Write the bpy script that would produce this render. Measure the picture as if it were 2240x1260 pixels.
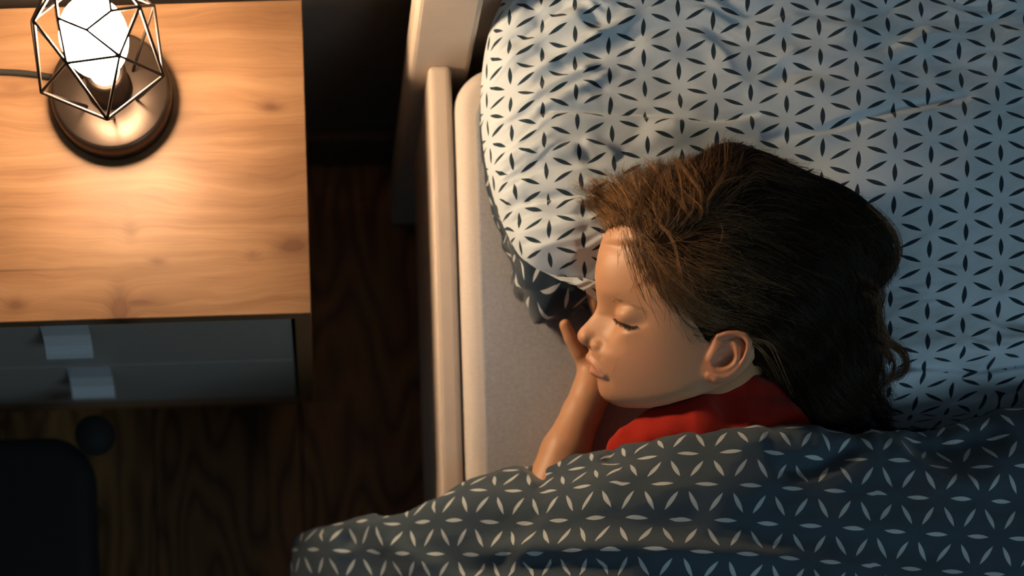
import bpy, bmesh, math
import numpy as np
from mathutils import Vector, Matrix

# ---------------------------------------------------------------- camera, world, lights, exposure
for o in list(bpy.data.objects):
    bpy.data.objects.remove(o, do_unlink=True)
SC = bpy.context.scene
COL = SC.collection
W, H = 2240.0, 1260.0
F = 3300.0                       # focal length in pixels
PPX, PPY = 705.0, 1700.0         # the point straight below the camera
CAMZ = 1.95
ROLL = 0.030

cam_d = bpy.data.cameras.new('camera')
cam = bpy.data.objects.new('camera', cam_d)
COL.objects.link(cam)
cam.location = (0, 0, CAMZ)
cam.rotation_euler = (0, 0, -ROLL)
cam_d.sensor_width = 36.0
cam_d.lens = 36.0 * F / W
cam_d.shift_x = (W / 2 - PPX) / W
cam_d.shift_y = (PPY - H / 2) / W
cam_d.clip_start = 0.05
cam_d.dof.use_dof = True
cam_d.dof.focus_distance = 1.37
cam_d.dof.aperture_fstop = 2.6
SC.camera = cam

world = bpy.data.worlds.new('dim_room')
SC.world = world
world.use_nodes = True
wb = world.node_tree.nodes['Background']
wb.inputs[0].default_value = (0.62, 0.86, 1.0, 1)
wb.inputs[1].default_value = 0.062

al = bpy.data.lights.new('dusk_window', 'AREA')      # dusk light from the window beyond the foot of the bed
al.shape = 'RECTANGLE'; al.size = 1.3; al.size_y = 1.3
al.energy = 13.0
al.color = (0.60, 0.86, 1.0)
alo = bpy.data.objects.new('dusk_window', al)
COL.objects.link(alo)
alo.location = (1.5, -1.5, 2.3)
d = Vector((0.5, 0.5, 0.5)) - Vector(alo.location)
alo.rotation_euler = d.to_track_quat('-Z', 'Y').to_euler()

BULB_STRENGTH = 425.0
SC.view_settings.view_transform = 'Standard'
SC.view_settings.look = 'None'
SC.view_settings.exposure = 0.0
SC.view_settings.gamma = 1.0
SC.view_settings.use_curve_mapping = False

# ---------------------------------------------------------------- measuring helpers
CR, SR = math.cos(-ROLL), math.sin(-ROLL)
def ray(u, v):
    x = (u - PPX) / F; y = -(v - PPY) / F
    return np.stack([x * CR - y * SR, x * SR + y * CR, -np.ones_like(np.asarray(x, float))], -1)
def P(u, v, z):
    """the point at height z that the photograph shows at pixel u, v"""
    return np.array([0, 0, CAMZ]) + ray(np.asarray(u, float), np.asarray(v, float)) * (CAMZ - np.asarray(z, float))[..., None]
def PX(u, v, z): return float(P(u, v, z)[0])
def PY(u, v, z): return float(P(u, v, z)[1])

def smooth(e0, e1, x):
    t = np.clip((x - e0) / (e1 - e0), 0, 1)
    return t * t * (3 - 2 * t)

_rng = np.random.RandomState(7)
_tab = _rng.rand(64, 64, 64)
def vnoise(x, y, z=0.0):
    x, y, z = np.broadcast_arrays(np.asarray(x, float), np.asarray(y, float), np.asarray(z, float))
    xi, yi, zi = np.floor(x).astype(int), np.floor(y).astype(int), np.floor(z).astype(int)
    fx, fy, fz = x - xi, y - yi, z - zi
    fx = fx * fx * (3 - 2 * fx); fy = fy * fy * (3 - 2 * fy); fz = fz * fz * (3 - 2 * fz)
    g = lambda i, j, k: _tab[(xi + i) & 63, (yi + j) & 63, (zi + k) & 63]
    a = g(0,0,0)*(1-fx)+g(1,0,0)*fx; b = g(0,1,0)*(1-fx)+g(1,1,0)*fx
    c = g(0,0,1)*(1-fx)+g(1,0,1)*fx; e = g(0,1,1)*(1-fx)+g(1,1,1)*fx
    return ((a*(1-fy)+b*fy)*(1-fz) + (c*(1-fy)+e*fy)*fz) * 2 - 1
def fbm(x, y, z=0.0, n=3):
    s = 0; a = 1.0
    for i in range(n):
        s = s + a * vnoise(x * 2**i + 17*i, y * 2**i + 5*i, np.asarray(z) * 2**i); a *= 0.5
    return s

# ---------------------------------------------------------------- object helpers
def tag(o, label=None, cat=None, group=None, kind=None):
    if label: o['label'] = label
    if cat: o['category'] = cat
    if group: o['group'] = group
    if kind: o['kind'] = kind
    return o
def link(name, me, mat=None, parent=None):
    o = bpy.data.objects.new(name, me)
    COL.objects.link(o)
    if mat is not None and me is not None:
        for m in (mat if isinstance(mat, (list, tuple)) else [mat]):
            me.materials.append(m)
    if parent is not None: o.parent = parent
    return o
def empty(name, loc=(0, 0, 0)):
    o = bpy.data.objects.new(name, None); COL.objects.link(o); o.location = loc
    o.empty_display_size = 0.05
    return o
def bm_obj(name, bm, mat, parent=None, smooth_=False):
    me = bpy.data.meshes.new(name); bm.to_mesh(me); bm.free()
    if smooth_:
        me.polygons.foreach_set('use_smooth', [True] * len(me.polygons))
    o = link(name, me, mat, None)
    if parent is not None: keep_parent(o, parent)
    return o
def keep_parent(o, parent):
    o.parent = parent
    o.matrix_parent_inverse = Matrix.Translation(-Vector(parent.location))
def np_mesh(name, verts, faces, smooth_=True):
    me = bpy.data.meshes.new(name)
    verts = np.asarray(verts, np.float32); faces = np.asarray(faces, np.int32)
    k = faces.shape[1]
    me.vertices.add(len(verts)); me.vertices.foreach_set('co', verts.ravel())
    me.loops.add(faces.size); me.loops.foreach_set('vertex_index', faces.ravel())
    me.polygons.add(len(faces))
    me.polygons.foreach_set('loop_start', np.arange(0, faces.size, k, dtype=np.int32))
    me.polygons.foreach_set('loop_total', np.full(len(faces), k, np.int32))
    me.update(calc_edges=True)
    me.validate()
    if smooth_: me.polygons.foreach_set('use_smooth', np.ones(len(me.polygons), bool))
    return me
def set_uv(me, uv):
    l = me.uv_layers.new(name='UVMap')
    vi = np.empty(len(me.loops), np.int32); me.loops.foreach_get('vertex_index', vi)
    l.data.foreach_set('uv', np.asarray(uv, np.float32)[vi].ravel())
def add_box(bm, x0, x1, y0, y1, z0, z1, bev=0.0, seg=2):
    r = bmesh.ops.create_cube(bm, size=1.0)
    vs = r['verts']
    for v in vs:
        v.co = Vector(((x0 + x1) / 2 + v.co.x * (x1 - x0), (y0 + y1) / 2 + v.co.y * (y1 - y0), (z0 + z1) / 2 + v.co.z * (z1 - z0)))
    if bev > 0:
        es = list({e for v in vs for e in v.link_edges})
        bmesh.ops.bevel(bm, geom=es, offset=bev, segments=seg, profile=0.5, affect='EDGES')
def box(name, x0, x1, y0, y1, z0, z1, mat, parent=None, bev=0.0, seg=2):
    bm = bmesh.new(); add_box(bm, x0, x1, y0, y1, z0, z1, bev, seg)
    return bm_obj(name, bm, mat, parent, smooth_=False)
def lathe(name, prof, centre, mat, parent=None, n=48):
    prof = np.array(prof, float)
    th = np.linspace(0, 2 * np.pi, n, endpoint=False)
    V = np.stack([centre[0] + prof[:, 0, None] * np.cos(th), centre[1] + prof[:, 0, None] * np.sin(th),
                  np.broadcast_to(centre[2] + prof[:, 1, None], (len(prof), n))], -1).reshape(-1, 3)
    Fc = []
    for i in range(len(prof) - 1):
        j = np.arange(n); k = (j + 1) % n
        Fc.append(np.stack([i*n + j, i*n + k, (i+1)*n + k, (i+1)*n + j], -1))
    me = np_mesh(name, V, np.concatenate(Fc))
    o = link(name, me, mat)
    if parent is not None: keep_parent(o, parent)
    return o
def tube_data(pts, r, n=8):
    pts = np.asarray(pts, float)
    r = np.broadcast_to(np.asarray(r, float), (len(pts),))
    t = np.gradient(pts, axis=0); t /= np.linalg.norm(t, axis=1)[:, None] + 1e-12
    ref = np.array([0.13, 0.27, 0.95])
    u = np.cross(t, ref); u /= np.linalg.norm(u, axis=1)[:, None] + 1e-12
    w = np.cross(t, u)
    th = np.linspace(0, 2*np.pi, n, endpoint=False)
    V = pts[:, None] + r[:, None, None] * (u[:, None] * np.cos(th)[None, :, None] + w[:, None] * np.sin(th)[None, :, None])
    j = np.arange(n); k = (j + 1) % n
    Fc = [np.stack([i*n + j, i*n + k, (i+1)*n + k, (i+1)*n + j], -1) for i in range(len(pts) - 1)]
    return V.reshape(-1, 3), np.concatenate(Fc)
def tube(name, pts, r, mat, parent=None, n=8):
    V, Fc = tube_data(pts, r, n)
    o = link(name, np_mesh(name, V, Fc), mat)
    if parent is not None: keep_parent(o, parent)
    return o
def catmull(pts, n):
    pts = np.asarray(pts, float)
    p = np.vstack([2*pts[0]-pts[1], pts, 2*pts[-1]-pts[-2]])
    out = []
    m = 40
    for i in range(len(pts) - 1):
        t = np.linspace(0, 1, m, endpoint=False)[:, None]
        a, b, c, e = p[i], p[i+1], p[i+2], p[i+3]
        out.append(0.5*((2*b) + (c-a)*t + (2*a-5*b+4*c-e)*t**2 + (3*b-a-3*c+e)*t**3))
    out.append(pts[-1:])
    q = np.concatenate(out)
    s = np.concatenate([[0], np.cumsum(np.linalg.norm(np.diff(q, axis=0), axis=1))])
    si = np.linspace(0, s[-1], n)
    return np.stack([np.interp(si, s, q[:, k]) for k in range(q.shape[1])], -1)

# ---------------------------------------------------------------- material helpers
class NT:
    def __init__(self, name):
        self.m = bpy.data.materials.new(name); self.m.use_nodes = True
        self.t = self.m.node_tree; self.bsdf = self.t.nodes['Principled BSDF']
    def n(self, typ, **kw):
        x = self.t.nodes.new(typ)
        for k, v in kw.items(): setattr(x, k, v)
        return x
    def l(self, a, b): self.t.links.new(a, b)
    def math(self, op, a, b=None, c=None, clamp=False):
        x = self.n('ShaderNodeMath', operation=op); x.use_clamp = clamp
        for i, s in enumerate((a, b, c)):
            if s is None: continue
            if isinstance(s, (int, float)): x.inputs[i].default_value = s
            else: self.l(s, x.inputs[i])
        return x.outputs[0]
    def mix(self, fac, a, b):
        x = self.n('ShaderNodeMix', data_type='RGBA')
        for s, sock in ((fac, x.inputs[0]), (a, x.inputs[6]), (b, x.inputs[7])):
            if isinstance(s, (int, float)): sock.default_value = s
            elif isinstance(s, (tuple, list)): sock.default_value = tuple(s) if len(s) == 4 else tuple(s) + (1,)
            else: self.l(s, sock)
        return x.outputs[2]
    def coord(self, out='Object', scale=(1, 1, 1), loc=(0, 0, 0), rot=(0, 0, 0)):
        c = self.n('ShaderNodeTexCoord'); mp = self.n('ShaderNodeMapping')
        mp.inputs['Scale'].default_value = scale; mp.inputs['Location'].default_value = loc; mp.inputs['Rotation'].default_value = rot
        self.l(c.outputs[out], mp.inputs[0]); return mp.outputs[0]
    def noise(self, vec, scale=5, detail=4, rough=0.5, dist=0.0):
        x = self.n('ShaderNodeTexNoise'); x.inputs['Scale'].default_value = scale; x.inputs['Detail'].default_value = detail
        x.inputs['Roughness'].default_value = rough; x.inputs['Distortion'].default_value = dist
        self.l(vec, x.inputs['Vector']); return x.outputs[0]
    def ramp(self, fac, stops):
        x = self.n('ShaderNodeValToRGB'); self.l(fac, x.inputs[0])
        e = x.color_ramp.elements
        while len(e) < len(stops): e.new(0.5)
        for i, (p, c) in enumerate(stops):
            e[i].position = p; e[i].color = tuple(c) + (1,) if len(c) == 3 else c
        return x.outputs[0]
    def bump(self, h, strength=0.2, dist=0.002):
        x = self.n('ShaderNodeBump'); x.inputs['Strength'].default_value = strength; x.inputs['Distance'].default_value = dist
        self.l(h, x.inputs['Height']); self.l(x.outputs[0], self.bsdf.inputs['Normal'])
    def set(self, **kw):
        for k, v in kw.items():
            s = self.bsdf.inputs[k.replace('_', ' ')]
            if hasattr(v, 'links') or hasattr(v, 'is_linked'): self.l(v, s)
            elif isinstance(v, tuple) and len(v) == 3 and s.type == 'RGBA': s.default_value = v + (1,)
            else: s.default_value = v
        return self

def paint(name, col, rough=0.5, metal=0.0, bump=0.05, scale=120):
    t = NT(name)
    nz = t.noise(t.coord(), scale, 3)
    c = t.mix(nz, tuple(x * 0.9 for x in col), tuple(min(1, x * 1.1) for x in col))
    t.set(Base_Color=c, Roughness=rough, Metallic=metal)
    if bump: t.bump(nz, bump, 0.001)
    return t.m

def table_oak():
    t = NT('wild_oak')
    co = t.coord('Object')
    sep = t.n('ShaderNodeSeparateXYZ'); t.l(co, sep.inputs[0])
    warp = t.noise(t.coord('Object', (3, 9, 3)), 1.5, 3)
    vec = t.n('ShaderNodeCombineXYZ')
    y2 = t.math('ADD', sep.outputs[1], t.math('MULTIPLY', warp, 0.05))
    # knots bend the grain round them
    knots = [(592, 238, .5, .010, .006, .7), (640, 540, .5, .012, .008, 1.0), (262, 672, .5, .008, .012, 1.0), (345, 583, .5, .010, .005, .5),
             (552, 560, .5, .008, .006, .5), (305, 660, .5, .016, .003, .8), (285, 505, .5, .008, .014, .35), (35, 668, .5, .010, .006, .7), (470, 250, .5, .012, .004, .2), (30, 205, .5, .015, .008, .35)]
    kn = None
    for (u, v, z, rx, ry, amt) in knots:
        p = P(u, v, z)
        dx = t.math('DIVIDE', t.math('SUBTRACT', sep.outputs[0], float(p[0])), rx)
        dy = t.math('DIVIDE', t.math('SUBTRACT', y2, float(p[1]) + 0.025), ry)
        r2 = t.math('ADD', t.math('MULTIPLY', dx, dx), t.math('MULTIPLY', dy, dy))
        k = t.math('MULTIPLY', t.math('DIVIDE', 1.0, t.math('ADD', 1.0, r2)), amt)
        kn = k if kn is None else t.math('MAXIMUM', kn, k)
    t.l(t.math('MULTIPLY', sep.outputs[0], 1.0), vec.inputs[0])
    t.l(t.math('ADD', y2, t.math('MULTIPLY', kn, 0.02)), vec.inputs[1]); t.l(sep.outputs[2], vec.inputs[2])
    mp = t.n('ShaderNodeMapping'); mp.inputs['Scale'].default_value = (2.2, 42, 10); t.l(vec.outputs[0], mp.inputs[0])
    g1 = t.noise(mp.outputs[0], 1.6, 6, 0.6)
    mp2 = t.n('ShaderNodeMapping'); mp2.inputs['Scale'].default_value = (10, 320, 50); t.l(vec.outputs[0], mp2.inputs[0])
    g2 = t.noise(mp2.outputs[0], 1.5, 3, 0.6)
    big = t.noise(t.coord('Object', (2.0, 9, 4)), 1.7, 2)
    g = t.math('ADD', t.math('MULTIPLY', g1, 0.55), t.math('ADD', t.math('MULTIPLY', g2, 0.15), t.math('MULTIPLY', big, 0.35)))
    c = t.ramp(g, [(0.33, (0.085, 0.038, 0.015)), (0.46, (0.150, 0.076, 0.035)), (0.56, (0.190, 0.103, 0.051)), (0.70, (0.235, 0.136, 0.072))])
    # a long dark crack in the grain
    p0, p1 = P(-60, 592, .5), P(300, 586, .5)
    cy = t.math('ABSOLUTE', t.math('SUBTRACT', t.math('ADD', sep.outputs[1], t.math('MULTIPLY', warp, 0.012)), float(p1[1]) + 0.006))
    crack = t.math('SUBTRACT', 1.0, t.math('DIVIDE', cy, 0.0018), clamp=True)
    fade = t.math('DIVIDE', t.math('SUBTRACT', float(p1[0]) - 0.02, sep.outputs[0]), 0.13, clamp=True)
    c = t.mix(t.math('MULTIPLY', crack, fade), c, (0.05, 0.025, 0.012))
    kf = t.ramp(kn, [(0.14, (0, 0, 0)), (0.62, (1, 1, 1))])
    c = t.mix(t.math('MULTIPLY', kf, 0.8), c, (0.075, 0.030, 0.014))
    t.set(Base_Color=c, Roughness=0.50)
    t.bsdf.inputs['Specular IOR Level'].default_value = 0.33
    t.bump(g2, 0.06, 0.001)
    return t.m

def floor_wood():
    t = NT('dark_oak_floor')
    oi = t.n('ShaderNodeObjectInfo')
    co = t.coord('Object')
    off = t.n('ShaderNodeCombineXYZ'); t.l(t.math('MULTIPLY', oi.outputs['Random'], 7.0), off.inputs[0]); t.l(t.math('MULTIPLY', oi.outputs['Random'], 13.0), off.inputs[1])
    ad = t.n('ShaderNodeVectorMath', operation='ADD'); t.l(co, ad.inputs[0]); t.l(off.outputs[0], ad.inputs[1])
    mp = t.n('ShaderNodeMapping'); mp.inputs['Scale'].default_value = (9, 2.2, 5); t.l(ad.outputs[0], mp.inputs[0])
    w = t.n('ShaderNodeTexNoise'); w.inputs['Scale'].default_value = 1.2; w.inputs['Detail'].default_value = 1.5; t.l(mp.outputs[0], w.inputs['Vector'])
    rings = t.math('FRACT', t.math('MULTIPLY', w.outputs[0], 11.0))
    rings = t.math('ABSOLUTE', t.math('SUBTRACT', rings, 0.5))
    mp2 = t.n('ShaderNodeMapping'); mp2.inputs['Scale'].default_value = (160, 5, 5); t.l(ad.outputs[0], mp2.inputs[0])
    fine = t.noise(mp2.outputs[0], 1.0, 3)
    g = t.math('ADD', t.math('MULTIPLY', rings, 1.1), t.math('MULTIPLY', fine, 0.45))
    c = t.ramp(g, [(0.15, (0.08, 0.037, 0.013)), (0.45, (0.24, 0.112, 0.038)), (0.8, (0.34, 0.165, 0.060))])
    br = t.math('ADD', 0.8, t.math('MULTIPLY', oi.outputs['Random'], 0.4))
    hs = t.n('ShaderNodeHueSaturation'); t.l(br, hs.inputs['Value']); t.l(c, hs.inputs['Color'])
    t.set(Base_Color=hs.outputs[0], Roughness=0.45)
    t.bump(fine, 0.08, 0.001)
    return t.m

def petal_cloth(name, base, petal, L, ang, hl, hw, weave=900, vs=1.0):
    """cotton printed with lens petals on the sides of a triangle lattice (UV in metres)"""
    t = NT(name)
    tc = t.n('ShaderNodeTexCoord')
    sep = t.n('ShaderNodeSeparateXYZ'); t.l(tc.outputs['UV'], sep.inputs[0])
    U, V = sep.outputs[0], t.math('MULTIPLY', sep.outputs[1], vs)
    mask = None
    h = L * math.sqrt(3) / 2
    for k in range(3):
        a = ang + k * math.pi / 3
        ca, sa = math.cos(a), math.sin(a)
        x = t.math('ADD', t.math('MULTIPLY', U, ca), t.math('MULTIPLY', V, sa))
        y = t.math('SUBTRACT', t.math('MULTIPLY', V, ca), t.math('MULTIPLY', U, sa))
        row = t.math('ROUND', t.math('DIVIDE', y, h))
        x1 = t.math('SUBTRACT', t.math('SUBTRACT', x, L / 2), t.math('MULTIPLY', row, L / 2))
        x2 = t.math('SUBTRACT', x1, t.math('MULTIPLY', t.math('ROUND', t.math('DIVIDE', x1, L)), L))
        y2 = t.math('ABSOLUTE', t.math('SUBTRACT', y, t.math('MULTIPLY', row, h)))
        q = t.math('DIVIDE', x2, hl * L)
        lens = t.math('MULTIPLY', t.math('SUBTRACT', 1.0, t.math('MULTIPLY', q, q)), hw * L)
        m = t.math('DIVIDE', t.math('SUBTRACT', lens, y2), 0.0004, clamp=True)
        mask = m if mask is None else t.math('MAXIMUM', mask, m)
    mp = t.n('ShaderNodeMapping'); t.l(tc.outputs['UV'], mp.inputs[0])
    nz = t.noise(mp.outputs[0], 22, 4)
    wv = t.noise(mp.outputs[0], weave, 2)
    b = t.mix(nz, tuple(x * 0.9 for x in base), tuple(x * 1.08 for x in base))
    c = t.mix(mask, b, petal)
    t.set(Base_Color=c, Roughness=0.85, Sheen_Weight=0.25, Sheen_Roughness=0.5)
    t.bsdf.inputs['Specular IOR Level'].default_value = 0.2
    t.bump(t.math('ADD', t.math('MULTIPLY', wv, 0.5), t.math('MULTIPLY', t.noise(mp.outputs[0], 70, 4, 0.6), 1.0)), 0.22, 0.0022)
    return t.m

def sheet_cloth():
    t = NT('terry_sheet')
    co = t.coord('Object')
    nz = t.noise(co, 260, 5, 0.7)
    st = t.noise(t.coord('Object', (90, 9, 30)), 3, 4, 0.6)
    c = t.mix(nz, (0.24, 0.255, 0.285), (0.50, 0.51, 0.55))
    c = t.mix(t.math('MULTIPLY', st, 0.5), c, (0.29, 0.30, 0.34))
    t.set(Base_Color=c, Roughness=0.95, Sheen_Weight=0.3)
    t.bsdf.inputs['Specular IOR Level'].default_value = 0.1
    t.bump(nz, 0.6, 0.0015)
    return t.m

M_oak = table_oak()
M_oakside = paint('oak_edge', (0.20, 0.10, 0.045), 0.5, bump=0.1, scale=60)
M_floor = floor_wood()
M_floorbase = paint('floor_joint', (0.01, 0.007, 0.005), 0.9)
M_wall = paint('night_wall', (0.14, 0.12, 0.10), 0.9)
M_skirt = paint('skirting', (0.12, 0.08, 0.05), 0.6)
M_drawer = paint('grey_laminate', (0.31, 0.28, 0.25), 0.45, bump=0.02)
M_handle = paint('brushed_aluminium', (0.72, 0.76, 0.80), 0.35, 0.6, bump=0.05, scale=300)
M_bed = paint('pale_bed_lacquer', (0.60, 0.50, 0.42), 0.45, bump=0.03, scale=25)
M_black = paint('black_fabric', (0.003, 0.0032, 0.004), 0.8)
M_lampmetal = paint('bronze_black_metal', (0.055, 0.040, 0.032), 0.34, 0.85, bump=0.02)
M_wire = paint('dark_cage_wire', (0.022, 0.016, 0.013), 0.42, 0.6, bump=0.0)
M_cord = paint('black_cord', (0.004, 0.0035, 0.003), 0.85)
M_sheet = sheet_cloth()
M_pil_front = petal_cloth('pillow_print', (0.58, 0.675, 0.75), (0.010, 0.030, 0.048), 0.0368, math.pi / 2, 0.305, 0.064, vs=1.30)
M_pil_back = petal_cloth('pillow_back_print', (0.020, 0.040, 0.062), (0.52, 0.56, 0.58), 0.0360, 0.4, 0.27, 0.055)
M_duvet = petal_cloth('duvet_print', (0.046, 0.071, 0.094), (0.50, 0.55, 0.56), 0.0380, -0.10, 0.275, 0.056)

# ---------------------------------------------------------------- the setting
NS_Z = 0.50
NS_X1 = PX(671, 340, NS_Z); NS_X0 = NS_X1 - 0.49
NS_Y0 = PY(340, 696, NS_Z); NS_Y1 = PY(340, 8, NS_Z)
WALL_Y = NS_Y1 + 0.055

floor = tag(box('floor', -1.6, 1.8, -1.8, WALL_Y, -0.05, -0.008, M_floorbase), kind='structure')
seam = PX(340, 1080, 0.0)
PWID = 0.19
plank_me = {}
for i in range(-6, 9):
    xs = seam + i * PWID
    ys = -1.8 + ((i * 0.53) % 1.2)
    cuts = [-1.8] + [c for c in (ys, ys + 1.2, ys + 2.4) if -1.75 < c < WALL_Y - 0.05] + [WALL_Y - 0.002]
    for a, b in zip(cuts[:-1], cuts[1:]):
        o = box('plank', xs + 0.0008, xs + PWID - 0.0008, a + 0.0006, b - 0.0006, -0.008, 0.0, M_floor, None, 0.0012, 1)
        keep_parent(o, floor)
wall = tag(box('wall_back', -1.6, 1.8, WALL_Y, WALL_Y + 0.1, 0.0, 2.4, M_wall), kind='structure')
base = tag(box('baseboard_back', -1.6, 1.8, WALL_Y - 0.014, WALL_Y, 0.0, 0.08, M_skirt, None, 0.003), kind='structure')

# ---------------------------------------------------------------- nightstand
NSB = 0.15
ns = empty('nightstand', ((NS_X0 + NS_X1) / 2, (NS_Y0 + NS_Y1) / 2, 0))
tag(ns, 'oak nightstand with two grey drawers and metal pulls, standing beside the bed', 'nightstand')
box('top_panel', NS_X0, NS_X1, NS_Y0, NS_Y1, NS_Z - 0.016, NS_Z, M_oak, ns, 0.0012)
TH = 0.017
FY = NS_Y0 + 0.0005
for x0, x1 in ((NS_X0, NS_X0 + TH), (NS_X1 - TH, NS_X1)):
    box('side_panel', x0 + 0.0003, x1 - 0.0003, FY, NS_Y1, NSB, NS_Z - 0.016, M_oakside, ns, 0.001)
box('bottom_panel', NS_X0 + TH, NS_X1 - TH, FY, NS_Y1, NSB, NSB + TH, M_oakside, ns, 0.001)
box('back_panel', NS_X0 + TH, NS_X1 - TH, NS_Y1 - 0.006, NS_Y1 - 0.001, NSB + TH, NS_Z - 0.016, M_oakside, ns)
for x in (NS_X0 + 0.04, NS_X1 - 0.04):
    for y in (NS_Y0 + 0.05, NS_Y1 - 0.04):
        lathe('leg', [(0, 0), (0.012, 0), (0.012, 0.004), (0.018, NSB), (0, NSB)], (x, y, 0), M_black, ns, 16)
dz0, dz1 = NSB + TH + 0.003, NS_Z - 0.016 - 0.003
dm = (dz0 + dz1) / 2
HX = (PX(152, 745, 0.44))
for a, b in ((dm + 0.0015, dz1), (dz0, dm - 0.0015)):
    dr = box('drawer', NS_X0 + TH + 0.003, NS_X1 - TH - 0.003, FY + 0.004, NS_Y1 - 0.03, a, b, M_drawer, ns, 0.001)
    # bent-strip pull: flat on the front, curving out to a lip
    fy = FY + 0.004
    prof = [(fy - 0.0005, b - 0.004), (fy - 0.002, b - 0.012), (fy - 0.006, b - 0.024), (fy - 0.013, b - 0.034), (fy - 0.020, b - 0.040), (fy - 0.024, b - 0.041), (fy - 0.024, b - 0.050),
            (fy - 0.0215, b - 0.050), (fy - 0.0215, b - 0.0435), (fy - 0.019, b - 0.0425), (fy - 0.0115, b - 0.0365), (fy - 0.004, b - 0.0255), (fy, b - 0.0125), (fy, b - 0.004)]
    bm = bmesh.new(); n = len(prof)
    L_ = [bm.verts.new((HX - 0.0235, y, z)) for y, z in prof]; R_ = [bm.verts.new((HX + 0.0235, y, z)) for y, z in prof]
    for i in range(n):
        j = (i + 1) % n; bm.faces.new((L_[i], L_[j], R_[j], R_[i]))
    bm.faces.new(L_[::-1]); bm.faces.new(R_)
    bmesh.ops.recalc_face_normals(bm, faces=bm.faces)
    h = bm_obj('handle', bm, M_handle, None)
    h.parent = dr
    h.matrix_parent_inverse = Matrix.Translation(-Vector(ns.location)).inverted() @ Matrix.Translation(-Vector(ns.location))
    h['label'] = 'bent brushed metal drawer pull'

# ---------------------------------------------------------------- table lamp
LB = P(241, 196, NS_Z + 0.024)
LX, LY, LZ = float(LB[0]), float(LB[1]), NS_Z
lamp = empty('table_lamp', (LX, LY, LZ))
tag(lamp, 'small lit lamp with a dark geometric wire cage and round metal base on the nightstand', 'lamp')
lathe('base', [(0, 0.0), (0.056, 0.0), (0.0575, 0.002), (0.0575, 0.020), (0.0555, 0.0235), (0.053, 0.0245), (0.026, 0.0255), (0, 0.0255)], (LX, LY, LZ), M_lampmetal, lamp, 72)
lathe('socket', [(0, 0.0255), (0.0215, 0.0255), (0.0215, 0.030), (0.0195, 0.032), (0.0195, 0.060), (0.0165, 0.062), (0, 0.062)], (LX, LY, LZ), M_lampmetal, lamp, 40)
t = NT('lit_bulb_glass')
sep = t.n('ShaderNodeSeparateXYZ'); t.l(t.coord('Object'), sep.inputs[0])
zz = t.math('DIVIDE', t.math('SUBTRACT', sep.outputs[2], LZ + 0.088), 0.045, clamp=True)
st = t.math('MULTIPLY', t.math('ADD', 0.05, t.math('MULTIPLY', zz, 0.95)), BULB_STRENGTH)
t.set(Base_Color=(0.9, 0.9, 0.88), Roughness=0.3, Emission_Color=(1.0, 0.69, 0.42), Emission_Strength=st)
bp = [(0, 0.060), (0.0135, 0.060), (0.0140, 0.066), (0.0165, 0.078), (0.0215, 0.092), (0.0265, 0.104), (0.0295, 0.116), (0.0302, 0.127), (0.0288, 0.138), (0.0250, 0.148), (0.0185, 0.1555), (0.0095, 0.160), (0, 0.161)]
bpi = catmull(bp, 40); bpi[0, 0] = 0; bpi[-1, 0] = 0; bpi[:, 0] = np.maximum(bpi[:, 0], 0)
lathe('bulb', bpi, (LX, LY, LZ), t.m, lamp, 48)
cage = empty('cage', (LX, LY, LZ)); keep_parent(cage, lamp); cage.location = (0, 0, 0); cage.parent = lamp; cage.matrix_parent_inverse = Matrix()
cage['label'] = 'dark metal wire cage of triangles'
a1 = math.radians(-84.0); a2 = a1 - math.radians(30)
def ring(r, z, a0, n=6): return [np.array([LX + r * math.cos(a0 + i * math.pi / 3), LY + r * math.sin(a0 + i * math.pi / 3), LZ + z]) for i in range(n)]
R0 = ring(0.0275, 0.026, a1); R1 = ring(0.0635, 0.104, a1); R2 = ring(0.0455, 0.166, a2); R3 = ring(0.026, 0.190, a1)
wires = []
for i in range(6):
    j = (i + 1) % 6
    wires += [(R0[i], R1[i]), (R1[i], R1[j]), (R1[i], R2[i]), (R1[i], R2[j]), (R2[i], R2[j]), (R2[j], R3[i]), (R3[i], R3[j])]
for p, q in wires:
    V, Fc = tube_data(np.array([p, (p + q) / 2, q]), 0.00145, 8)
    V = V - np.array([LX, LY, LZ])
    link('wire', np_mesh('wire', V, Fc), M_wire, cage)
    # (wire coordinates are relative to the lamp)
cp = catmull([P(-140, 150, NS_Z + .003), P(-40, 156, NS_Z + .003), P(50, 160, NS_Z + .003), P(120, 170, NS_Z + .005), P(150, 180, NS_Z + .010)], 40)
tube('power_cord', cp, 0.0028, M_cord, lamp, 10)

# ---------------------------------------------------------------- bed
RZ = 0.44
RX0 = PX(950, 600, RZ); RX1 = PX(1001, 600, RZ)
HY = PY(970, 140, RZ)
bed = empty('bed', (RX0 + 0.45, HY - 0.9, 0))
tag(bed, 'pale painted wooden child bed with headboard post, side rail and legs', 'bed')
BX1 = RX0 + 0.95
PX0 = PX(900, 100, 0.47); 
for x0, x1 in ((PX0, PX0 + 0.062), (BX1 - 0.046, BX1 + 0.016)):
    box('headboard_post', x0, x1, HY, HY + 0.045, 0.0, 0.85, M_bed, bed, 0.006, 3)
box('headboard_panel', PX0 + 0.062, BX1 - 0.046, HY + 0.033, HY + 0.045, 0.12, 0.80, M_bed, bed, 0.003)
for x0, x1 in ((RX0, RX1), (BX1 - (RX1 - RX0), BX1)):
    box('side_rail', x0, x1, HY - 1.85, HY, 0.20, RZ, M_bed, bed, 0.006, 3)
box('foot_board', RX0, BX1, HY - 1.88, HY - 1.85, 0.10, 0.50, M_bed, bed, 0.004)
box('bed_base', RX1, BX1 - (RX1 - RX0), HY - 1.85, HY - 0.005, 0.22, 0.25, M_bed, bed)
for x in (RX0 + 0.001, BX1 - 0.046):
    box('leg', x, x + 0.045, HY - 1.85, HY - 1.80, 0.0, 0.20, M_bed, bed, 0.003)

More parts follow.
